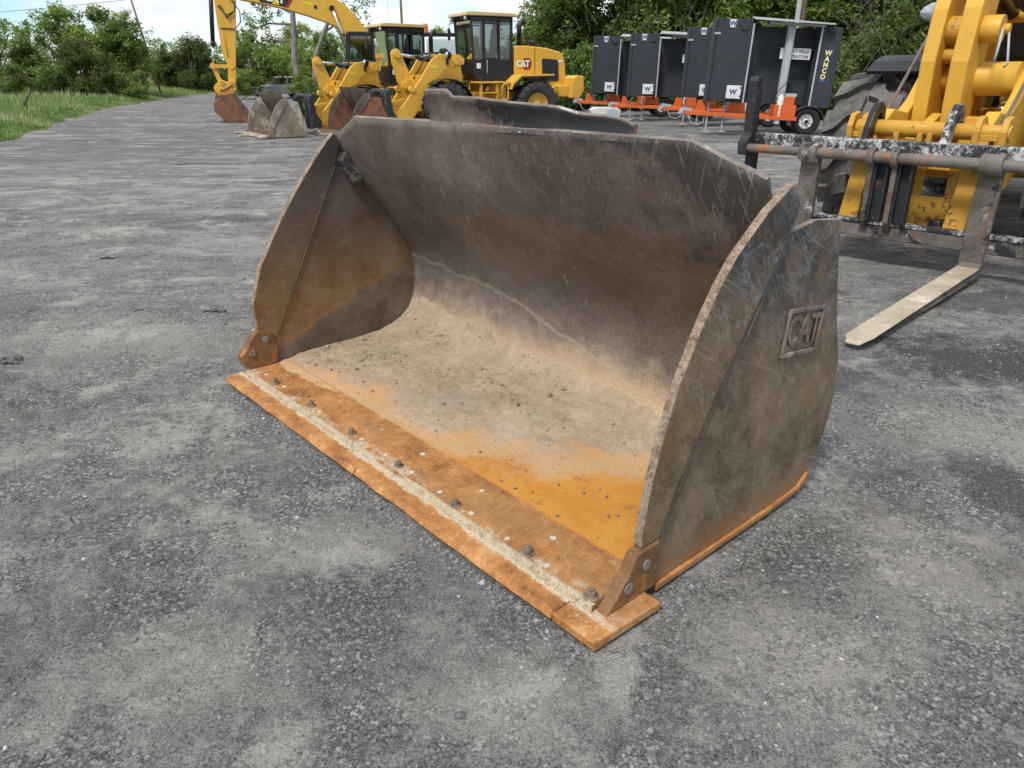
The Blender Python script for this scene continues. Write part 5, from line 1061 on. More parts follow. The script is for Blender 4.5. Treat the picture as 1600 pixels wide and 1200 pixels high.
# ================================================================ message board trailers
def board_trailer(name, label, loc, yaw, first):
    t = thing(name, label, 'message board', loc, yaw, 'message board trailers'); t.rotation_euler = (0, R(2.2), yaw)
    B = lambda n, mb, m, bev=.008, par=t: mb.build(n, m, par, bev)
    # board seen from behind: two deep side boxes with a recess for the mast between
    b = MB(); b.box(-2.82, -1.90, -.30, -.05, .84, 2.92); lw = B('display_board', b, M_BOARD, .01)
    B('side_panel', MB().box(-2.90, -2.825, -.24, .14, .80, 2.92), M_BOARD, .008, lw)
    B('recess_panel', MB().box(-1.90, -.02, .26, .30, .80, 2.78), M_BOARD, .004, lw)
    B('recess_side', MB().prism([(-1.90, -.05), (-1.90, .30), (-1.88, .30), (-1.86, -.05)], .82, 2.80, 'z'), M_BOARD, .002, lw)
    B('side_panel', MB().box(-.02, .52, -.30, -.05, .76, 2.80), M_BOARD, .01, lw)
    B('recess_side', MB().prism([(-.06, -.05), (-.04, .30), (-.02, .30), (-.02, -.05)], .78, 2.78, 'z'), M_BOARD, .002, lw)
    for x0 in (-1.895, -.055): B('trim_strip', MB().box(x0, x0 + .045, -.325, -.301, .80, 2.82), M_GALV, .003, lw)
    B('panel_seam', MB().box(-2.82, -1.90, -.304, -.3005, 1.86, 1.87), M_BLKD, 0, lw); B('panel_seam', MB().box(-.02, .52, -.304, -.3005, 1.80, 1.81), M_BLKD, 0, lw)
    B('strap', MB().box(-2.90, -2.74, -.32, -.301, 2.52, 2.57), M_GALV, .002, lw)
    for x in (-2.12, .22): B('vent_cowl', MB().box(x - .09, x + .09, -.345, -.301, 2.66, 2.78), M_BOARD, .008, lw)
    # badge: white shield with a letter
    def badge(x, z, s, par):
        MB().prism([(x - .9 * s, z + s), (x + .9 * s, z + s), (x + s, z + .5 * s), (x + .6 * s, z - s), (x - .6 * s, z - s), (x - s, z + .5 * s)], -.318, -.306, 'y').build('badge', M_WHT, par)
        text('W', s * 1.7, M_DECAL_B, 'badge_lettering', par, frame((x, -.323, z), (1, 0, 0), (0, 0, 1)), .003, .008)
    badge(-2.44, 2.80, .10, lw)
    cb = B('control_box', MB().box(-2.385, -2.0, -.46, -.335, .91, 1.25), M_WHT, .012)
    if name != 'open':
        for q in [(-2.22, 1.08, .10)]:
            MB().box(q[0] - .10, q[0] + .10, -.466, -.461, q[1] - .10, q[1] + .10).build('badge', M_DECAL_W, cb)
            text('W', .18, M_DECAL_B, 'badge_lettering', cb, frame((q[0], -.470, q[1]), (1, 0, 0), (0, 0, 1)), .003, .010)
        for z in (1.20, .98): MB().box(-2.04, -2.01, -.468, -.461, z - .02, z + .02).build('latch', M_BLK, cb)
    for i, ch in enumerate('WANCO'): text(ch, .17, M_DECAL_Y, 'panel_lettering', lw, frame((.24 - .010 * i, -.306, 2.16 - i * .150), (1, 0, 0), (0, 0, 1)), .003, .007)
    MB().box(.12, .28, -.307, -.3012, 1.44, 1.50).build('panel_decal', M_DECAL_B, lw)
    sg = B('sign_plate', MB().box(-1.00, -.17, -.10, -.08, 1.98, 2.26), M_WHT, .003)
    text('GREAT HILLS', .125, M_DECAL_K, 'sign_lettering', sg, frame((-.57, -.104, 2.185), (1, 0, 0), (0, 0, 1)), .002, .002, 1, 1, .92); text('CONSTRUCTORS', .105, M_DECAL_K, 'sign_lettering', sg, frame((-.57, -.104, 2.045), (1, 0, 0), (0, 0, 1)), .002, .002, 1, 1, .84)
    # solar panel tray over the recess
    b = MB(); b.add([(-1.92, -.55, 2.90), (.22, -.55, 2.84), (.32, .75, 2.94), (-1.70, .75, 3.02), (-1.92, -.55, 2.94), (.22, -.55, 2.88), (.32, .75, 2.98), (-1.70, .75, 3.06)], [(3, 2, 1, 0), (4, 5, 6, 7), (0, 1, 5, 4), (1, 2, 6, 5), (2, 3, 7, 6), (3, 0, 4, 7)]); sp = B('solar_panel', b, M_GALV, .006)
    B('panel_beam', MB().bar((-1.45, -.30, 2.86), (.02, -.30, 2.82), .06, .06), M_GALV, .004, sp); B('panel_beam', MB().bar((-1.40, .2, 2.80), (-1.05, -.5, 2.88), .05, .05), M_GALV, .004, sp)
    b = MB()
    for i in range(6): b.cyl((-1.5 + i * .27, -.2, 2.80), (-1.5 + i * .27, -.2, 2.83), .018, n=6)
    B('panel_fixings', b, M_GALV, 0, sp)
    # mast, chassis
    b = MB(); b.box(-.92, -.72, -.24, -.12, .85, 2.86); mast = B('mast', b, M_GALV, .008); B('mast_flange', MB().box(-.885, -.755, -.2745, -.2405, .9, 2.7), M_GALV, .003, mast)
    b = MB(); b.tube([(-.86, -.34, .30), (-.84, -.34, 1.02)], .085, 14); b.cyl((-.84, -.34, 1.02), (-.84, -.34, 1.08), .05, n=12); B('winch_tube', b, M_WHT, .004, mast)
    b = MB(); b.tube([(-1.05, -.3, 1.0), (-.80, -.38, 1.35), (-.72, -.36, 1.42), (-.55, -.36, 1.40)], .012, 6); b.tube([(-1.3, -.3, .95), (-1.1, -.34, .85), (-.9, -.34, .98)], .016, 6); B('cable', b, M_HOSE, 0, mast)
    b = MB(); b.box(-3.45, .75, .0, .09, .42, .54); b.box(-1.2, .75, .9, .99, .42, .54); b.box(-1.15, -1.05, 0, .95, .43, .53); b.box(.62, .72, 0, .95, .43, .53)
    b.bar((-3.4, .05, .48), (-1.1, .92, .48), .08, .11); b.bar((-3.4, .05, .48), (-1.1, -.42, .46), .08, .11); b.box(-1.1, -.35, -.45, -.36, .40, .50); b.box(.62, .95, -.1, .2, .36, .42); fr_ = B('trailer_frame', b, M_ORG, .008)
    B('battery_box', MB().box(-1.0, -.40, -.42, .05, .50, .80), M_ORG, .012); B('battery_box', MB().box(-.80, -.46, -.36, -.02, .80, 1.02), M_ORG, .01); B('box_lid', MB().box(-.72, -.42, -.34, -.05, 1.02, 1.10), M_GALV, .006)
    B('battery_box', MB().prism([(-2.2, .55), (-2.15, .80), (-1.72, .80), (-1.70, .55)], .0, .4, 'y'), M_ORG, .01); B('tongue_bracket', MB().prism([(-3.1, .5), (-3.05, .82), (-2.95, .82), (-2.75, .56), (-2.75, .5)], .0, .10, 'y'), M_ORG, .008, fr_)
    b = MB(); b.prism([(-3.55, .54), (-3.45, .62), (-3.2, .60), (-3.2, .50), (-3.5, .46)], .0, .09, 'y'); b.lathe([(0, -.05), (.055, -.03), (.055, .03), (0, .05)], (-3.52, .045, .47), 'z', 10); B('hitch', b, M_GALV, .004, fr_)
    for x in (-2.30, -2.75):
        b = MB(); b.cyl((x, -.03, .10), (x, -.03, .78), .03, n=10); b.cyl((x, -.03, .02), (x, -.03, .5), .022, n=8); b.box(x - .09, x + .09, -.12, .06, .0, .02); b.tube([(x, -.03, .78), (x + .08, -.05, .80), (x + .09, -.05, .72)], .01, 6); B('jack', b, M_GALV, .003)
    B('safety_chain', MB().tube([(-3.3, -.03, .42), (-3.2, -.05, .22), (-3.0, -.05, .16), (-2.85, -.05, .25), (-2.82, -.03, .42)], .012, 6), M_GALV, 0, fr_)
    for y in (-.16, 1.10):
        w = MB(); w.lathe([(.20, -.09), (.205, -.02), (.19, .02), (.14, .035), (.125, .02), (.06, .02), (.05, .06), (0, .065)], (0, 0, 0), 'y', 24)
        for i in range(8): a = i * math.pi / 4; w.cyl((.155 * math.cos(a), -.0, .155 * math.sin(a)), (.155 * math.cos(a), .041, .155 * math.sin(a)), .026, n=8)
        if y < 0: w.v = [(p[0], -p[1], p[2]) for p in w.v]
        wo_ = w.build('wheel', M_WHT, t, .003); wo_.location = (0, y, .385); wo_.scale = (1.085, 1, 1.085)
        ty = MB(); ty.lathe([(.20, -.085), (.23, -.105), (.31, -.112), (.347, -.092), (.355, -.05), (.355, .05), (.347, .092), (.31, .112), (.23, .105), (.20, .085)], (0, 0, 0), 'y', 36); ty.build('tyre', M_RUBBER, wo_)
        MB().cyl((0, -.07 if y < 0 else .07, 0), (0, -.12 if y < 0 else .12, 0), .045, n=10).build('hub', M_BLK, wo_)
        lug = MB()
        for i in range(8): a = i * math.pi / 4 + .39; s_ = -1 if y < 0 else 1; lug.cyl((.10 * math.cos(a), s_ * .02, .10 * math.sin(a)), (.10 * math.cos(a), s_ * .045, .10 * math.sin(a)), .016, n=6)
        lug.build('wheel_nuts', M_BLK, wo_)
        o_ = [(.47 * math.cos(a), .40 + .40 * math.sin(a)) for a in np.linspace(R(5), R(175), 11)]; i_ = [(.435 * math.cos(a), .40 + .37 * math.sin(a)) for a in np.linspace(R(5), R(175), 11)]
        B('fender', MB().prism(o_ + i_[::-1], y - .15, y + .15, 'y'), M_BLKD, .01)
    B('axle', MB().cyl((0, -.1, .355), (0, 1.05, .355), .035, n=10), M_BLK, 0)
    return t
T1 = (8.33, 22.33, 0)
LB = ['nearest charcoal message board trailer with white sign, orange frame and white wheel', 'second charcoal message board trailer, partly covered by the nearest one', 'charcoal message board trailer third from the right, next to the overlapping one', 'leftmost charcoal message board trailer, farthest back beside the yellow counterweight']
t1 = board_trailer('board_trailer', LB[0], T1, R(-3), True)
for i, (x, y) in enumerate([(8.45, 25.9), (7.15, 29.2), (6.05, 31.9)]):
    c = copy_tree(t1); c.location = (x, y, 0); c['label'] = LB[i + 1]; c.rotation_euler = (0, R(1.6 - .8 * (i == 1)), R(-3 + (i - 1) * 1.5))
# ================================================================ vegetation
def leaf_cloud(C, n_per, rad, size, seed, flat=1.0):
    """leaf faces scattered in small sprays; C: (k,4) spray centres and tone"""
    rg = np.random.default_rng(seed); k = len(C); N = k * n_per
    ctr = np.repeat(C[:, :3], n_per, 0); tone = np.repeat(C[:, 3], n_per)
    off = rg.normal(0, 1, (N, 3)); off *= (rg.uniform(0, 1, (N, 1)) ** .5) / (np.linalg.norm(off, axis=1, keepdims=True) + 1e-9)
    rr = np.repeat(rg.uniform(.6, 1.35, k), n_per)[:, None]
    P = ctr + off * rad * rr * np.array([1, 1, flat])
    nn = rg.normal(0, 1, (N, 3)); nn[:, 2] = np.abs(nn[:, 2]) + .55; nn /= np.linalg.norm(nn, axis=1, keepdims=True)
    a = np.cross(nn, rg.normal(0, 1, (N, 3))); a /= np.linalg.norm(a, axis=1, keepdims=True) + 1e-9
    b = np.cross(nn, a); b /= np.linalg.norm(b, axis=1, keepdims=True) + 1e-9
    s = size * rg.uniform(.6, 1.3, N)[:, None]
    V = np.stack([P - a * s, P + b * s * .42, P + a * s, P - b * s * .42], 1).reshape(-1, 3)
    F = np.arange(N * 4).reshape(N, 4); T = np.clip(np.repeat(tone + rg.normal(0, .12, N), 4), 0, 1)
    return V, F, T
def crown_points(lobes, k, seed, shell=.6):
    rg = np.random.default_rng(seed); L = np.array(lobes, float); w = L[:, 3] * L[:, 4] * L[:, 5]; w = w ** .67 / (w ** .67).sum()
    li = rg.choice(len(L), k, p=w); d = rg.normal(0, 1, (k, 3)); d /= np.linalg.norm(d, axis=1, keepdims=True)
    r = 1 - shell * rg.uniform(0, 1, (k, 1)) ** 1.6; r *= rg.uniform(.82, 1.18, (k, 1))
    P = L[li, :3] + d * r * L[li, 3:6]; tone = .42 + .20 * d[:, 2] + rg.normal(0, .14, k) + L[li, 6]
    return np.concatenate([P, np.clip(tone, 0, 1)[:, None]], 1)
def rand_lobes(h, w, n, seed, base=.18, top=.35, taper=.6, cone=False):
    rg = random.Random(seed); out = []
    for i in range(n):
        f = (i + .5) / n; z = h * (base + (1 - base) * f * .93); ww = w * ((1 - f) ** .9 + .12 if cone else (1 - abs(f - .42) ** 1.7 * taper * 1.9))
        a = rg.uniform(0, 6.28); q = ww * rg.uniform(.15, .62); r = ww * rg.uniform(.34, .6)
        out.append((q * math.cos(a), q * math.sin(a), z, r, r, r * rg.uniform(.55, .85), rg.uniform(-.12, .14)))
    return out
def make_trunk(h, r, seed, n=4, lean=0.0, name='trunk', parent=None, mat=None):
    rg = random.Random(seed); b = MB(); pts = []; x = y = 0
    for i in range(7):
        f = i / 6; pts.append((x + lean * f * h, y, -.15 + f * h * .72)); x += rg.uniform(-.06, .06) * h * .12; y += rg.uniform(-.06, .06) * h * .12
    b.tube(pts, [r * (1.25 if i == 0 else 1 - .12 * i) for i in range(7)], 9)
    for i in range(n):
        p = Vector(pts[rg.randint(2, 5)]); a = rg.uniform(0, 6.28); l = h * rg.uniform(.25, .42); q = p + Vector((math.cos(a) * l * .55, math.sin(a) * l * .55, l * .75)); m_ = (p + q) / 2 + Vector((rg.uniform(-.1, .1), rg.uniform(-.1, .1), -.06 * l))
        b.tube([p, m_, q], [r * .5, r * .34, r * .14], 6)
    return b.build(name, mat or M_BARK, parent)
PROTO = {}
def tree(name, label, cat, x, y, z, key, h, w, nl, k, n_per, rad, size, mat, seed, scale=1.0, rot=0.0, group=None, base=.18, cone=False, tr=.12, limbs=5, taper=.6, tone=0.0):
    t = thing(name, label, cat, (x, y, z), rot, group); t.scale = (scale,) * 3
    if key not in PROTO:
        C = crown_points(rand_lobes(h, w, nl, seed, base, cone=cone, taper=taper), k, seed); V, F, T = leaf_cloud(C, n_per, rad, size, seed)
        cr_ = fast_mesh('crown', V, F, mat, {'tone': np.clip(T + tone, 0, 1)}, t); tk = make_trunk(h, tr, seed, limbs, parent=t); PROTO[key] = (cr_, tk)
    else:
        for o in PROTO[key]: c = o.copy(); COL.objects.link(c); c.parent = t
    return t
def wx(px, y): return (px - 800) / 1150 * (y * .921 + .35)         # lateral place of a far thing seen at bearing px
def vz(x, y): return float(verge_z(np.array([x], float), np.array([y], float))[0])

# --- trees standing in the grass on the left
LT = [  # name,label,px,y,key,scale
 ('oak_tree', 'broad bright green domed tree, left one of the two tallest on the grass', 112, 50, 'oakA', 1.0),
 ('oak_tree', 'tallest spreading green tree on the grassy side, next to the gap in the trees', 192, 52, 'oakB', 1.0),
 ('cedar_tree', 'dark olive cedar in front of the two tallest green trees', 140, 47, 'cedA', .92),
 ('cedar_tree', 'dusky cedar with a blunt top left of the tall green trees', 55, 48, 'cedB', 1.0),
 ('oak_tree', 'feathery pale tree cut off by the left frame edge', 2, 47, 'thin', 1.0),
 ('shrub', 'low dark shrub under the cedars by the tilted post', 28, 43, 'bush', .9),
 ('shrub', 'low round shrub at the right foot of the tallest green tree', 205, 47, 'bush', .85),
 ('shrub', 'dark shrub filling the foot of the olive cedar', 95, 46, 'bush', 1.0),
 ('cedar_tree', 'pointed dark cedar just past the gap in the grass', 262, 72, 'cedB', 1.02),
 ('cedar_tree', 'dense rounded dark tree beside the excavator arm', 300, 72, 'cedA', 1.22),
 ('shrub', 'dark bush tight against the excavator arm', 325, 74, 'bush', 1.5)]
for i, (nm, lb_, px, y, key, sc) in enumerate(LT):
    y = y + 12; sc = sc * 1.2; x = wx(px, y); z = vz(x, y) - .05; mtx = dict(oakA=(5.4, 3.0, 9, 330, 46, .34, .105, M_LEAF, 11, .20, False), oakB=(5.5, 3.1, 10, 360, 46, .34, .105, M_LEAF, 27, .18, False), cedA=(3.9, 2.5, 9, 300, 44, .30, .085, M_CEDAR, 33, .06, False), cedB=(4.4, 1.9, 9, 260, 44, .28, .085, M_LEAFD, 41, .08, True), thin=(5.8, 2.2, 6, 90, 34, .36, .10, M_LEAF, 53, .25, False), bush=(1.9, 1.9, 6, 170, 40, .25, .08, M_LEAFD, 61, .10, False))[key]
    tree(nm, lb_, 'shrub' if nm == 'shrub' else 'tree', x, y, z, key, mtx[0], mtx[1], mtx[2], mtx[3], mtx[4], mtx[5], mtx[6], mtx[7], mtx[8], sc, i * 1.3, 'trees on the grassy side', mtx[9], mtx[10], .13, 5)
# --- middle distance behind the excavator and loaders
MT = [('tree', 'mid green tree behind the excavator boom left of the bare trunk', 405, 62, 'oakA', .95), ('tree', 'round green tree between the bare trunk and the excavator cab', 515, 58, 'oakB', .86), ('tree', 'green tree behind the silver car', 455, 88, 'oakA', 1.3),
      ('tree', 'hazy green tree behind the leftmost loader cab', 590, 78, 'oakB', 1.05), ('tree', 'green tree showing between the two loader cabs', 690, 66, 'oakA', .98), ('cedar_tree', 'dark cedar low behind the excavator arm on the far grass', 372, 92, 'cedA', 1.25), ('shrub', 'bright bush beside the silver car', 395, 74, 'bush', 1.2), ('tree', 'far tree above the white truck roof', 735, 60, 'oakB', .80),
      ('shrub', 'leafy bush growing around the base of the bare trunk', 478, 35.5, 'bushL', .95), ('shrub', 'pale sprouting bush in front of the silver car', 428, 36.5, 'sprig', .8)]
for i, (nm, lb_, px, y, key, sc) in enumerate(MT):
    x = wx(px, y); pr = dict(bushL=(1.9, 1.5, 6, 130, 40, .22, .075, M_LEAF, 67, .10, False), sprig=(1.5, 1.2, 5, 40, 26, .22, .07, M_LEAF, 69, .10, False)).get(key, (5, 3, 9, 300, 44, .34, .1, M_LEAF, 71, .2, False))
    tree(nm, lb_, 'shrub' if nm == 'shrub' else 'tree', x, y, float(gz(x, y)) - .05, key, *pr[:9], sc, i * 2.1 + .5, 'trees behind the parked machines', pr[9], pr[10])
# --- the tall green wall behind the message boards
WT = [(852, 44, 'wallA', .80, 'leafy tree edging the sky right of the loader cab'), (905, 42, 'wallB', .95, 'bright green tree above the counterweight of the nearer loader'), (960, 41, 'wallA', 1.12, 'tall leafy tree behind the leftmost message board'), (1015, 40.5, 'wallC', 1.15, 'fresh green tree rising over the second pair of boards'),
      (1075, 40, 'wallB', 1.18, 'shaded tall tree behind the overlapping middle boards'), (1130, 39, 'wallA', 1.18, 'deep green tree behind the nearest board, left of the wooden pole'), (1190, 40, 'wallC', 1.2, 'tall tree directly left of the thick wooden pole'), (1255, 37.5, 'wallB', 1.16, 'tall tree directly right of the thick wooden pole'),
      (1330, 35, 'wallC', 1.12, 'sunlit tree right of the nearest board, above the big tyre'), (1400, 33.5, 'wallA', 1.1, 'dark twiggy tree above the black fender'), (1475, 31, 'wallB', 1.1, 'tree behind the yellow lift arm of the near loader'), (1570, 29, 'wallC', 1.1, 'tree at the right frame edge behind the near loader')]
pw = dict(wallA=(8.2, 3.3, 14, 520, 46, .42, .115, M_LEAF, 101, .05, False), wallB=(8.4, 3.2, 14, 520, 46, .42, .115, M_LEAFD, 113, .05, False), wallC=(8.0, 3.3, 13, 500, 46, .44, .12, M_LEAF, 127, .06, False))
for i, (px, y, key, sc, lb_) in enumerate(WT):
    x = wx(px, y); p = pw[key]; tree('tree', lb_, 'tree', x, y, -.1, key, *p[:9], sc, i * 1.7, 'tall trees behind the message boards', p[9], p[10], .2, 5, .35, .12 if key == 'wallC' else 0)
for i, (px, y, sc, lb_) in enumerate([(830, 40, 1.0, 'low bush behind the rear of the nearer loader'), (893, 38.5, 1.1, 'bush between the counterweight and the leftmost board'), (935, 38, 1.2, 'bush at the foot of the trees behind the leftmost board'), (1300, 33, 1.15, 'bush right of the nearest board by its lower corner'), (1345, 31.5, 1.3, 'bush just above the grey muddy tyre'), (1000, 38, 1.2, 'bush hidden behind the second board'), (1060, 37.5, 1.2, 'bush hidden behind the third board')]):
    tree('shrub', lb_, 'shrub', wx(px, y), y, -.05, 'bushW', 2.3, 2.0, 7, 200, 42, .27, .085, M_LEAFD, 139, sc, i * 1.1, 'bushes along the tree wall', .08, False)
# dense far wood closing the gaps, read as one mass
def far_wood():
    rg = np.random.default_rng(77); L = []
    for i in range(150):
        px = rg.uniform(820, 1760); y = rg.uniform(43, 50) - max(0, (px - 1250)) * .028; x = wx(px, y); L.append((x, y, rg.uniform(.3, 9.5) if px > 900 else rg.uniform(.3, 5.2), 1.9, 1.9, 1.5, rg.uniform(-.2, .05)))
    for i in range(90):
        px = rg.uniform(-150, 830); y = rg.uniform(105, 150) if px > 330 else rg.uniform(85, 120); x = wx(px, y); L.append((x, y, rg.uniform(0, 4.6), 4.2, 3, 2.6, rg.uniform(-.15, .05)))
    V, F, T = leaf_cloud(crown_points(L, 4200, 78, .8), 34, .62, .17, 79); kind(fast_mesh('far_wood', V, F, M_LEAFD, {'tone': T}), 'stuff')
far_wood()
# leafless twigs tangled in front of the trees above the big tyre
def twigs():
    rg = random.Random(12); b = MB()
    for i in range(420):
        px = rg.choice([rg.uniform(1300, 1500), rg.uniform(1300, 1500), rg.uniform(880, 1300)]); y = rg.uniform(29.5, 32.5) if px > 1300 else 36.0 + rg.uniform(0, 1.5); x = wx(px, y); p = Vector((x, y, rg.uniform(0, 4.2)))
        l = rg.uniform(.6, 1.9); d = Vector((rg.uniform(-.7, .7), rg.uniform(-.3, .3), rg.uniform(.25, 1))).normalized(); q = p + d * l * .5 + Vector((rg.uniform(-.1, .1), 0, .03)); e = q + (d + Vector((rg.uniform(-.5, .5), 0, rg.uniform(-.5, .2)))).normalized() * l * .5
        b.tube([p, q, e], [.012, .009, .004], 4, caps=False)
    kind(b.build('bare_twigs', M_BARK), 'stuff')
twigs()
# bare-stemmed tree between the machines: pale trunk, a leaning limb, thin leaves
def thin_tree():
    y = 38.0; x = wx(467, y); t = thing('tree', 'thin leafed tree with a bare pale trunk and leaning limb beside the loader arm', 'tree', (x, y, float(gz(x, y)) - .05)); t.scale = (1.12,) * 3
    m = Mat('pale_bark', .9, spec=.1); c = m.coord('Object'); n = m.noise(m.map(c, scale=(8, 8, 2.4)), 1.6, 6, .68); M_PB = m.out(m.ramp(n, [(.3, (.10, .09, .078)), (.5, (.27, .25, .225)), (.7, (.40, .375, .34))]), None, m.bump(n, .7, .04))
    b = MB(); b.tube([(0, 0, -.1), (.03, 0, 1.2), (-.03, 0, 2.3), (.05, 0, 3.4), (.12, 0, 4.6), (.05, .1, 5.8)], [.17, .14, .13, .118, .095, .05], 10)
    b.tube([(.55, .3, -.1), (.60, .2, 1.0), (.85, .1, 2.4), (1.3, 0, 3.3), (1.75, 0, 4.1), (2.1, 0, 5.0)], [.14, .12, .11, .09, .065, .035], 9)
    tips = []
    rg = random.Random(5)
    for p, q in [((.1, 0, 4.0), (-1.6, .2, 4.4)), ((.08, 0, 3.6), (-1.9, -.3, 3.3)), ((.12, 0, 4.5), (-.9, .5, 5.3)), ((.05, 0, 3.0), (-1.4, .1, 2.6)), ((.1, 0, 4.3), (.9, -.4, 5.2)), ((1.3, 0, 3.3), (2.6, .2, 3.7)), ((1.75, 0, 4.1), (1.2, .2, 5.0)), ((.12, 0, 4.6), (.3, .2, 5.6)), ((1.9, 0, 4.6), (3.1, 0, 4.7))]:
        p, q = Vector(p), Vector(q); m_ = (p + q) / 2 + Vector((0, 0, .18)); b.tube([p, m_, q], [.06, .04, .015], 6); tips += [m_.lerp(q, f) for f in (0, .3, .6, 1)]
        for i in range(3): z = m_.lerp(q, rg.random()); e = z + Vector((rg.uniform(-.6, .6), rg.uniform(-.5, .5), rg.uniform(-.5, .5))); b.tube([z, e], [.02, .008], 5); tips.append(e)
    b.build('trunk', M_PB, t); rg2 = np.random.default_rng(6)
    C = np.array([(v.x, v.y, v.z, rg2.uniform(.3, .7)) for v in tips for _ in range(2)]); C[:, :3] += rg2.normal(0, .22, (len(C), 3))
    V, F, T = leaf_cloud(C, 26, .26, .085, 8); fast_mesh('crown', V, F, M_LEAF, {'tone': T}, t)
thin_tree()
# grass blades on the verges
def grass():
    rg = np.random.default_rng(21); N = 150000
    y = 16 + 95 * rg.uniform(0, 1, N) ** 2.0; d = rg.uniform(0, 1, N) ** 1.5 * 16 - .12; x = edge_x(y) - d; ok = (np.abs(x) < .80 * y + 1.5); y, d, x = y[ok], d[ok], x[ok]
    z = verge_z(x, y); cl = fbm(x * .8, y * .8, 3, 91); h = (.08 + .22 * sstep(d, .1, 2.0)) * rg.uniform(.45, 1.4, len(x)) * (1 + .9 * np.clip(cl, -.3, 1)); tone = np.clip(.46 + .45 * cl + rg.normal(0, .14, len(x)), 0, .93)
    dry = (fbm(x * .5 + 9, y * .5, 3, 95) > .22) & (rg.uniform(0, 1, len(x)) < .38); tone[dry] = rg.uniform(.85, 1, dry.sum()); h[dry] *= 1.25
    # second patch: along the tree wall and far grass
    M_ = 45000; x2 = rg.uniform(-32, 30, M_); t2 = rg.uniform(0, 1, M_) ** 1.4 * 7 - .2; y2 = rear_y(x2) + t2; z2 = gz(x2, y2) + np.clip(t2 * .15, -.06, .15)
    h2 = (.10 + .25 * sstep(t2, 0, 2)) * rg.uniform(.5, 1.5, M_); tone2 = np.clip(.45 + .4 * fbm(x2, y2, 3, 97) + rg.normal(0, .15, M_), 0, 1)
    x, y, z, h, tone = [np.concatenate(p) for p in ((x, x2), (y, y2), (z, z2), (h, h2), (tone, tone2))]; n = len(x)
    a = rg.uniform(0, 6.28, n); w = .012 + .00035 * y; lx, ly = rg.normal(0, .25, n) * h, rg.normal(0, .25, n) * h
    V = np.stack([np.stack([x - w * np.cos(a), y - w * np.sin(a), z - .03], -1), np.stack([x + w * np.cos(a), y + w * np.sin(a), z - .03], -1), np.stack([x + lx, y + ly, z + h], -1)], 1).reshape(-1, 3)
    kind(fast_mesh('tall_grass', V, np.arange(n * 3).reshape(n, 3), M_GRASS, {'tone': np.repeat(tone, 3)}), 'stuff')
grass()

# ================================================================ poles, wires, vehicles behind, small things
M_POLE = mat_paint('pole_timber', (.17, .105, .07), (.3, .27, .24), .5, .85)
def pole(label, px, y, h, r, lean=0, cat='utility pole', mats=None, arm=True):
    x = wx(px, y); t = thing('utility_pole', label, cat, (x, y, float(gz(x, y))), 0, 'utility poles')
    MB().tube([(0, 0, -.2), (lean * .5, 0, h / 2), (lean, 0, h)], [r, r * .9, r * .75], 12).build('pole', mats or M_POLE, t)
    if arm: MB().box(lean - 1.1, lean + 1.1, -.12, -.02, h - .7, h - .58).build('crossarm', M_POLE, t, .01)
    return t
p1_ = pole('thick brown wooden pole with a grey conduit behind the nearest message board', 1233, 30, 9.5, .20)
MB().box(-.26, -.10, -.25, -.19, -.1, 9).build('conduit', M_GALV, p1_, .01)
pole('thin dark pole rising behind the loader cabs', 633, 58, 9.5, .10)
pole('slender leaning pole beyond the tall trees on the grassy side', 250, 70, 9.0, .09, -1.45)
def wire(label, a, b, sag=.6, r=.012):
    a, b = Vector(a), Vector(b); pts = [a.lerp(b, f) - Vector((0, 0, sag * 4 * f * (1 - f))) for f in np.linspace(0, 1, 24)]
    o = MB().tube(pts, r, 5).build('overhead_wire', M_HOSE); tag(o, label, 'cable'); return o
wire('thin overhead wire running above the trees across the open sky', (wx(-60, 62), 62, 5.6), (wx(470, 80), 80, 10.2), .35, .016)
wire('thin drop wire beside the dark pole behind the cabs', (wx(612, 57), 57, 9.5), (wx(614, 57), 57, 4.2), 0, .010)
# tilted dark post in the grass
x, y = wx(27, 38), 38.0; z = vz(x, y)
o = MB().tube([(0, 0, -.1), (.25, 0, .38), (.62, .1, .95)], [.06, .045, .04], 8).build('leaning_post', M_BLKD); o.location = (x, y, z); tag(o, 'short dark post leaning to the right in the tall grass', 'post')
# wire fence at the foot of the tree wall
def fence():
    f = thing('wire_fence', 'thin wire fence with slim posts along the foot of the trees behind the boards', 'fence', (0, 0, 0)); P = [(x, float(rear_y(np.array([x]))[0]) + 1.2) for x in np.arange(-1.5, 13, 1.6)]
    for (x, y) in P: MB().cyl((x, y, -.1), (x, y, 1.5), .022, n=6).build('fence_post', M_BLKD, f)
    for z in (.35, .7, 1.05, 1.4): MB().tube([(x, y, z) for x, y in P], .007, 4).build('fence_wire', M_GALV, f)
fence()
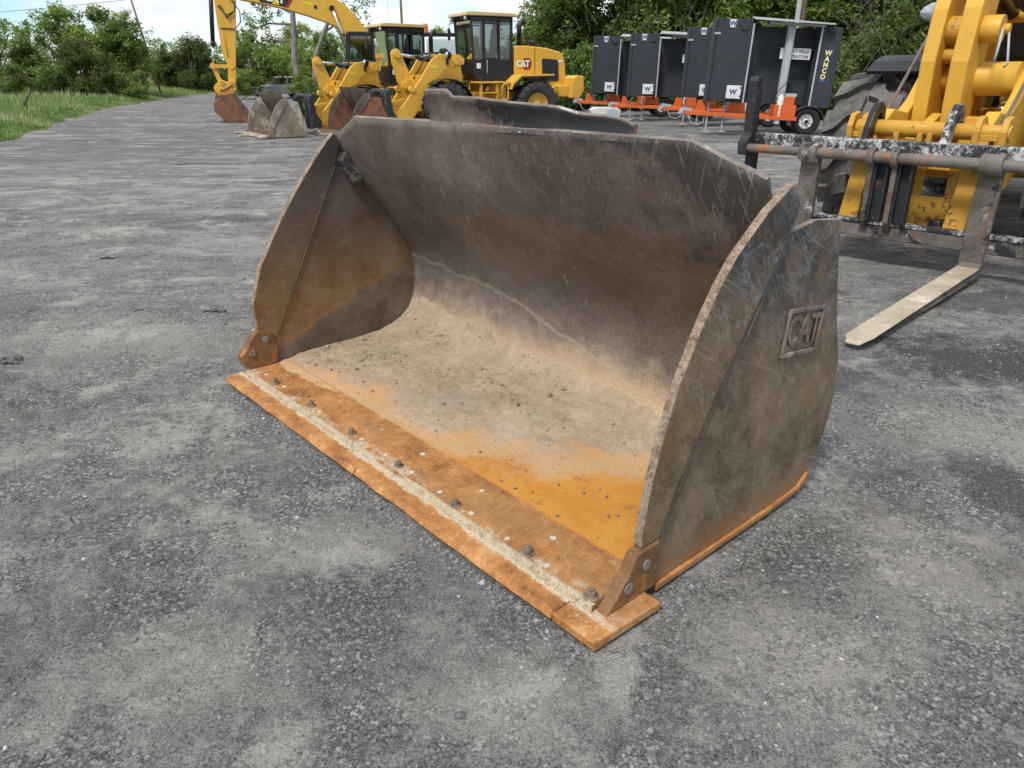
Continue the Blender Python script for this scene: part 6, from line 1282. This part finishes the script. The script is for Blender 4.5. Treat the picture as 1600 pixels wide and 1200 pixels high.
# white truck showing over the hood of the left loader
def truck():
    y = 33; x = wx(700, y); t = thing('truck', 'white truck mostly hidden behind the two loaders, amber beacon on its roof', 'truck', (x, y, float(gz(x, y))), R(8)); t.scale = (1.12, 1.3, 1.36); B = lambda n, m_, mt, bev=.03, par=t: m_.build(n, mt, par, bev)
    b = MB(); b.prism([(-1.0, .7), (-1.05, 1.35), (-.85, 1.5), (-.25, 2.2), (-.1, 2.28), (1.5, 2.3), (1.6, 2.2), (1.65, .7)], -.95, .95, 'x'); B('body', b, M_WHT, .06)
    B('windshield', MB().add([(-.8, -.84, 1.54), (.8, -.84, 1.54), (.72, -.30, 2.2), (-.72, -.30, 2.2)], [(0, 1, 2, 3)]), M_GLASS, 0)
    B('roof_edge', MB().box(-.9, .9, -.2, 1.5, 2.31, 2.36), M_BLKD, .01); B('beacon', MB().cyl((-.75, .2, 2.36), (-.75, .2, 2.62), .11, n=12), M_AMBER, .01)
    for sx in (-1, 1):
        B('mirror', MB().cyl((sx * 1.12, -.7, 1.75), (sx * 1.12, -.62, 1.75), .16, n=14), M_BLK, .01); B('side_window', MB().box(min(sx * .951, sx * .956), max(sx * .951, sx * .956), -.3, .9, 1.6, 2.15), M_BLK, .002)
        for yy in (-.55, 2.8): B('wheel', MB().cyl((sx * .75, yy, .38), (sx * .98, yy, .38), .38, n=20), M_RUBBER, .02)
    B('cargo_bed', MB().box(-.95, .95, 1.7, 3.6, .7, 1.5), M_WHT, .03); B('bumper', MB().box(-.9, .9, -1.12, -1.0, .5, .8), M_GALV, .02)
truck()
def car():
    y = 66; x = wx(436, y); t = thing('car', 'silver car parked on the track behind the thin tree', 'car', (x, y, float(gz(x, y)) - .02), R(-52)); B = lambda n, m_, mt, bev=.03, par=t: m_.build(n, mt, par, bev)
    b = MB(); b.prism([(-2.2, .35), (-2.25, .75), (-2.0, .92), (-1.05, 1.02), (2.1, 1.05), (2.25, .8), (2.2, .35)], -.92, .92, 'x'); b.prism([(-1.1, 1.0), (-.35, 1.62), (-.1, 1.68), (1.5, 1.66), (2.1, 1.05)], -.78, .78, 'x'); B('body', b, M_SILV, .08)
    B('windshield', MB().add([(-.70, -1.04, 1.08), (.70, -1.04, 1.08), (.66, -.42, 1.58), (-.66, -.42, 1.58)], [(0, 1, 2, 3)]), M_BLK, 0)
    for sx in (-1, 1):
        for y0, y1 in ((-.75, .35), (.45, 1.4)): B('side_window', MB().prism([(y0 - .1 if y0 < 0 else y0, 1.1), (y0 + .35 if y0 < 0 else y0, 1.56), (y1, 1.58), (y1 + (.25 if y0 > 0 else 0), 1.1)], sx * .781, sx * .79, 'x'), M_BLK, .003)
        for yy in (-1.4, 1.4): B('wheel', MB().cyl((sx * .70, yy, .33), (sx * .935, yy, .33), .33, n=20), M_RUBBER, .02)
        B('headlight', MB().box(min(sx * .6, sx * .88), max(sx * .6, sx * .88), -2.28, -2.2, .68, .84), M_LAMP, .02)
    B('roof_rack', MB().box(-.6, .6, -.1, 1.3, 1.70, 1.75), M_BLKD, .01); B('grille', MB().box(-.5, .5, -2.275, -2.24, .5, .8), M_BLK, .01)
car()
# pale container under the far boards
x, y = wx(946, 30.6), 30.6
t = thing('storage_tub', 'low pale blue and white tub under the leftmost message board', 'tub', (x, y, 0), .1)
MB().prism([(-.75, .0), (-.85, .50), (-.6, .62), (.6, .62), (.85, .45), (.75, 0)], -.35, .35, 'y').build('body', M_WHT, t, .04); MB().prism([(.02, .12), (.0, .5), (.45, .52), (.66, .40), (.62, .12)], -.358, -.351, 'y').build('panel', M_BLUEW, t, .003); t.scale = (.7, .7, .7)
# lengths of lumber on the ground under the parked buckets
for i, (px, py, px2, py2, lb_) in enumerate([(367, 208.5, 402, 207, 'upper pale board lying under the scuffed bucket tip at left'), (373, 213.5, 400, 212, 'lower pale board lying under the scuffed bucket tip at left'), (492, 206, 540, 209, 'pale board under the bucket of the nearer loader, the longer one'), (494, 211, 520, 210, 'short pale board poking out beside the longer one')]):
    a, b = [(wx(p, 1) * 0, 0) for p in (px, px2)]
    def gnd(u, v):
        dx = (u - 800) / 1150; yc = (600 - v) / 1150; f = .9212 + yc * .3891; up = yc * .9212 - .3891; T_ = -1.65 / up
        for _ in range(6): T_ = (float(gz(dx * T_, f * T_)) - 1.65) / up
        return dx * T_, f * T_
    a, b = gnd(px, py), gnd(px2, py2); z = float(gz(*a)) + .03
    o = MB().bar((0, 0, 0), (b[0] - a[0], b[1] - a[1], 0), .14, .05).build('lumber_board', M_WOODB, None, .004); o.location = (a[0], a[1], z); tag(o, lb_, 'board', 'boards under the parked buckets')
# bits lying on the yard
def lump(px, py, r, label, seed, mat=None):
    dx = (px - 800) / 1150; yc = (600 - py) / 1150; f = .9212 + yc * .3891; T_ = -1.65 / (yc * .9212 - .3891); rg = np.random.default_rng(seed); x, y = dx * T_, f * T_
    n = 14; P = np.stack([rg.normal(0, r * .55, n), rg.normal(0, r * .4, n), np.abs(rg.normal(0, r * .12, n))], -1); V, F = stones(P, rg.uniform(.25, .5, n) * r, rg, .7)
    o = fast_mesh('asphalt_lump', V, F, M_GRAVEL, {'tone': np.full(len(V), .02)}); o.location = (x, y, float(ground_z(x, y)) + r * .1); tag(o, label, 'lump')
lump(335, 489, .045, 'crumbly black lump on the gravel left of the bucket', 3)
lump(20, 565, .06, 'dark crumbly clump near the left frame edge', 4)
lump(218, 490, .03, 'small dark lump left of the bigger black lump', 5)
dx = (167 - 800) / 1150; x, y = -3.93, 7.05
o = MB().tube([(-.07, 0, 0), (0, .012, .012), (.07, .0, .004)], [.008, .012, .006], 6).build('stick', M_BLKD); o.location = (x, y, float(ground_z(x, y)) + .006); tag(o, 'short dark stick lying on the open gravel at left', 'stick')
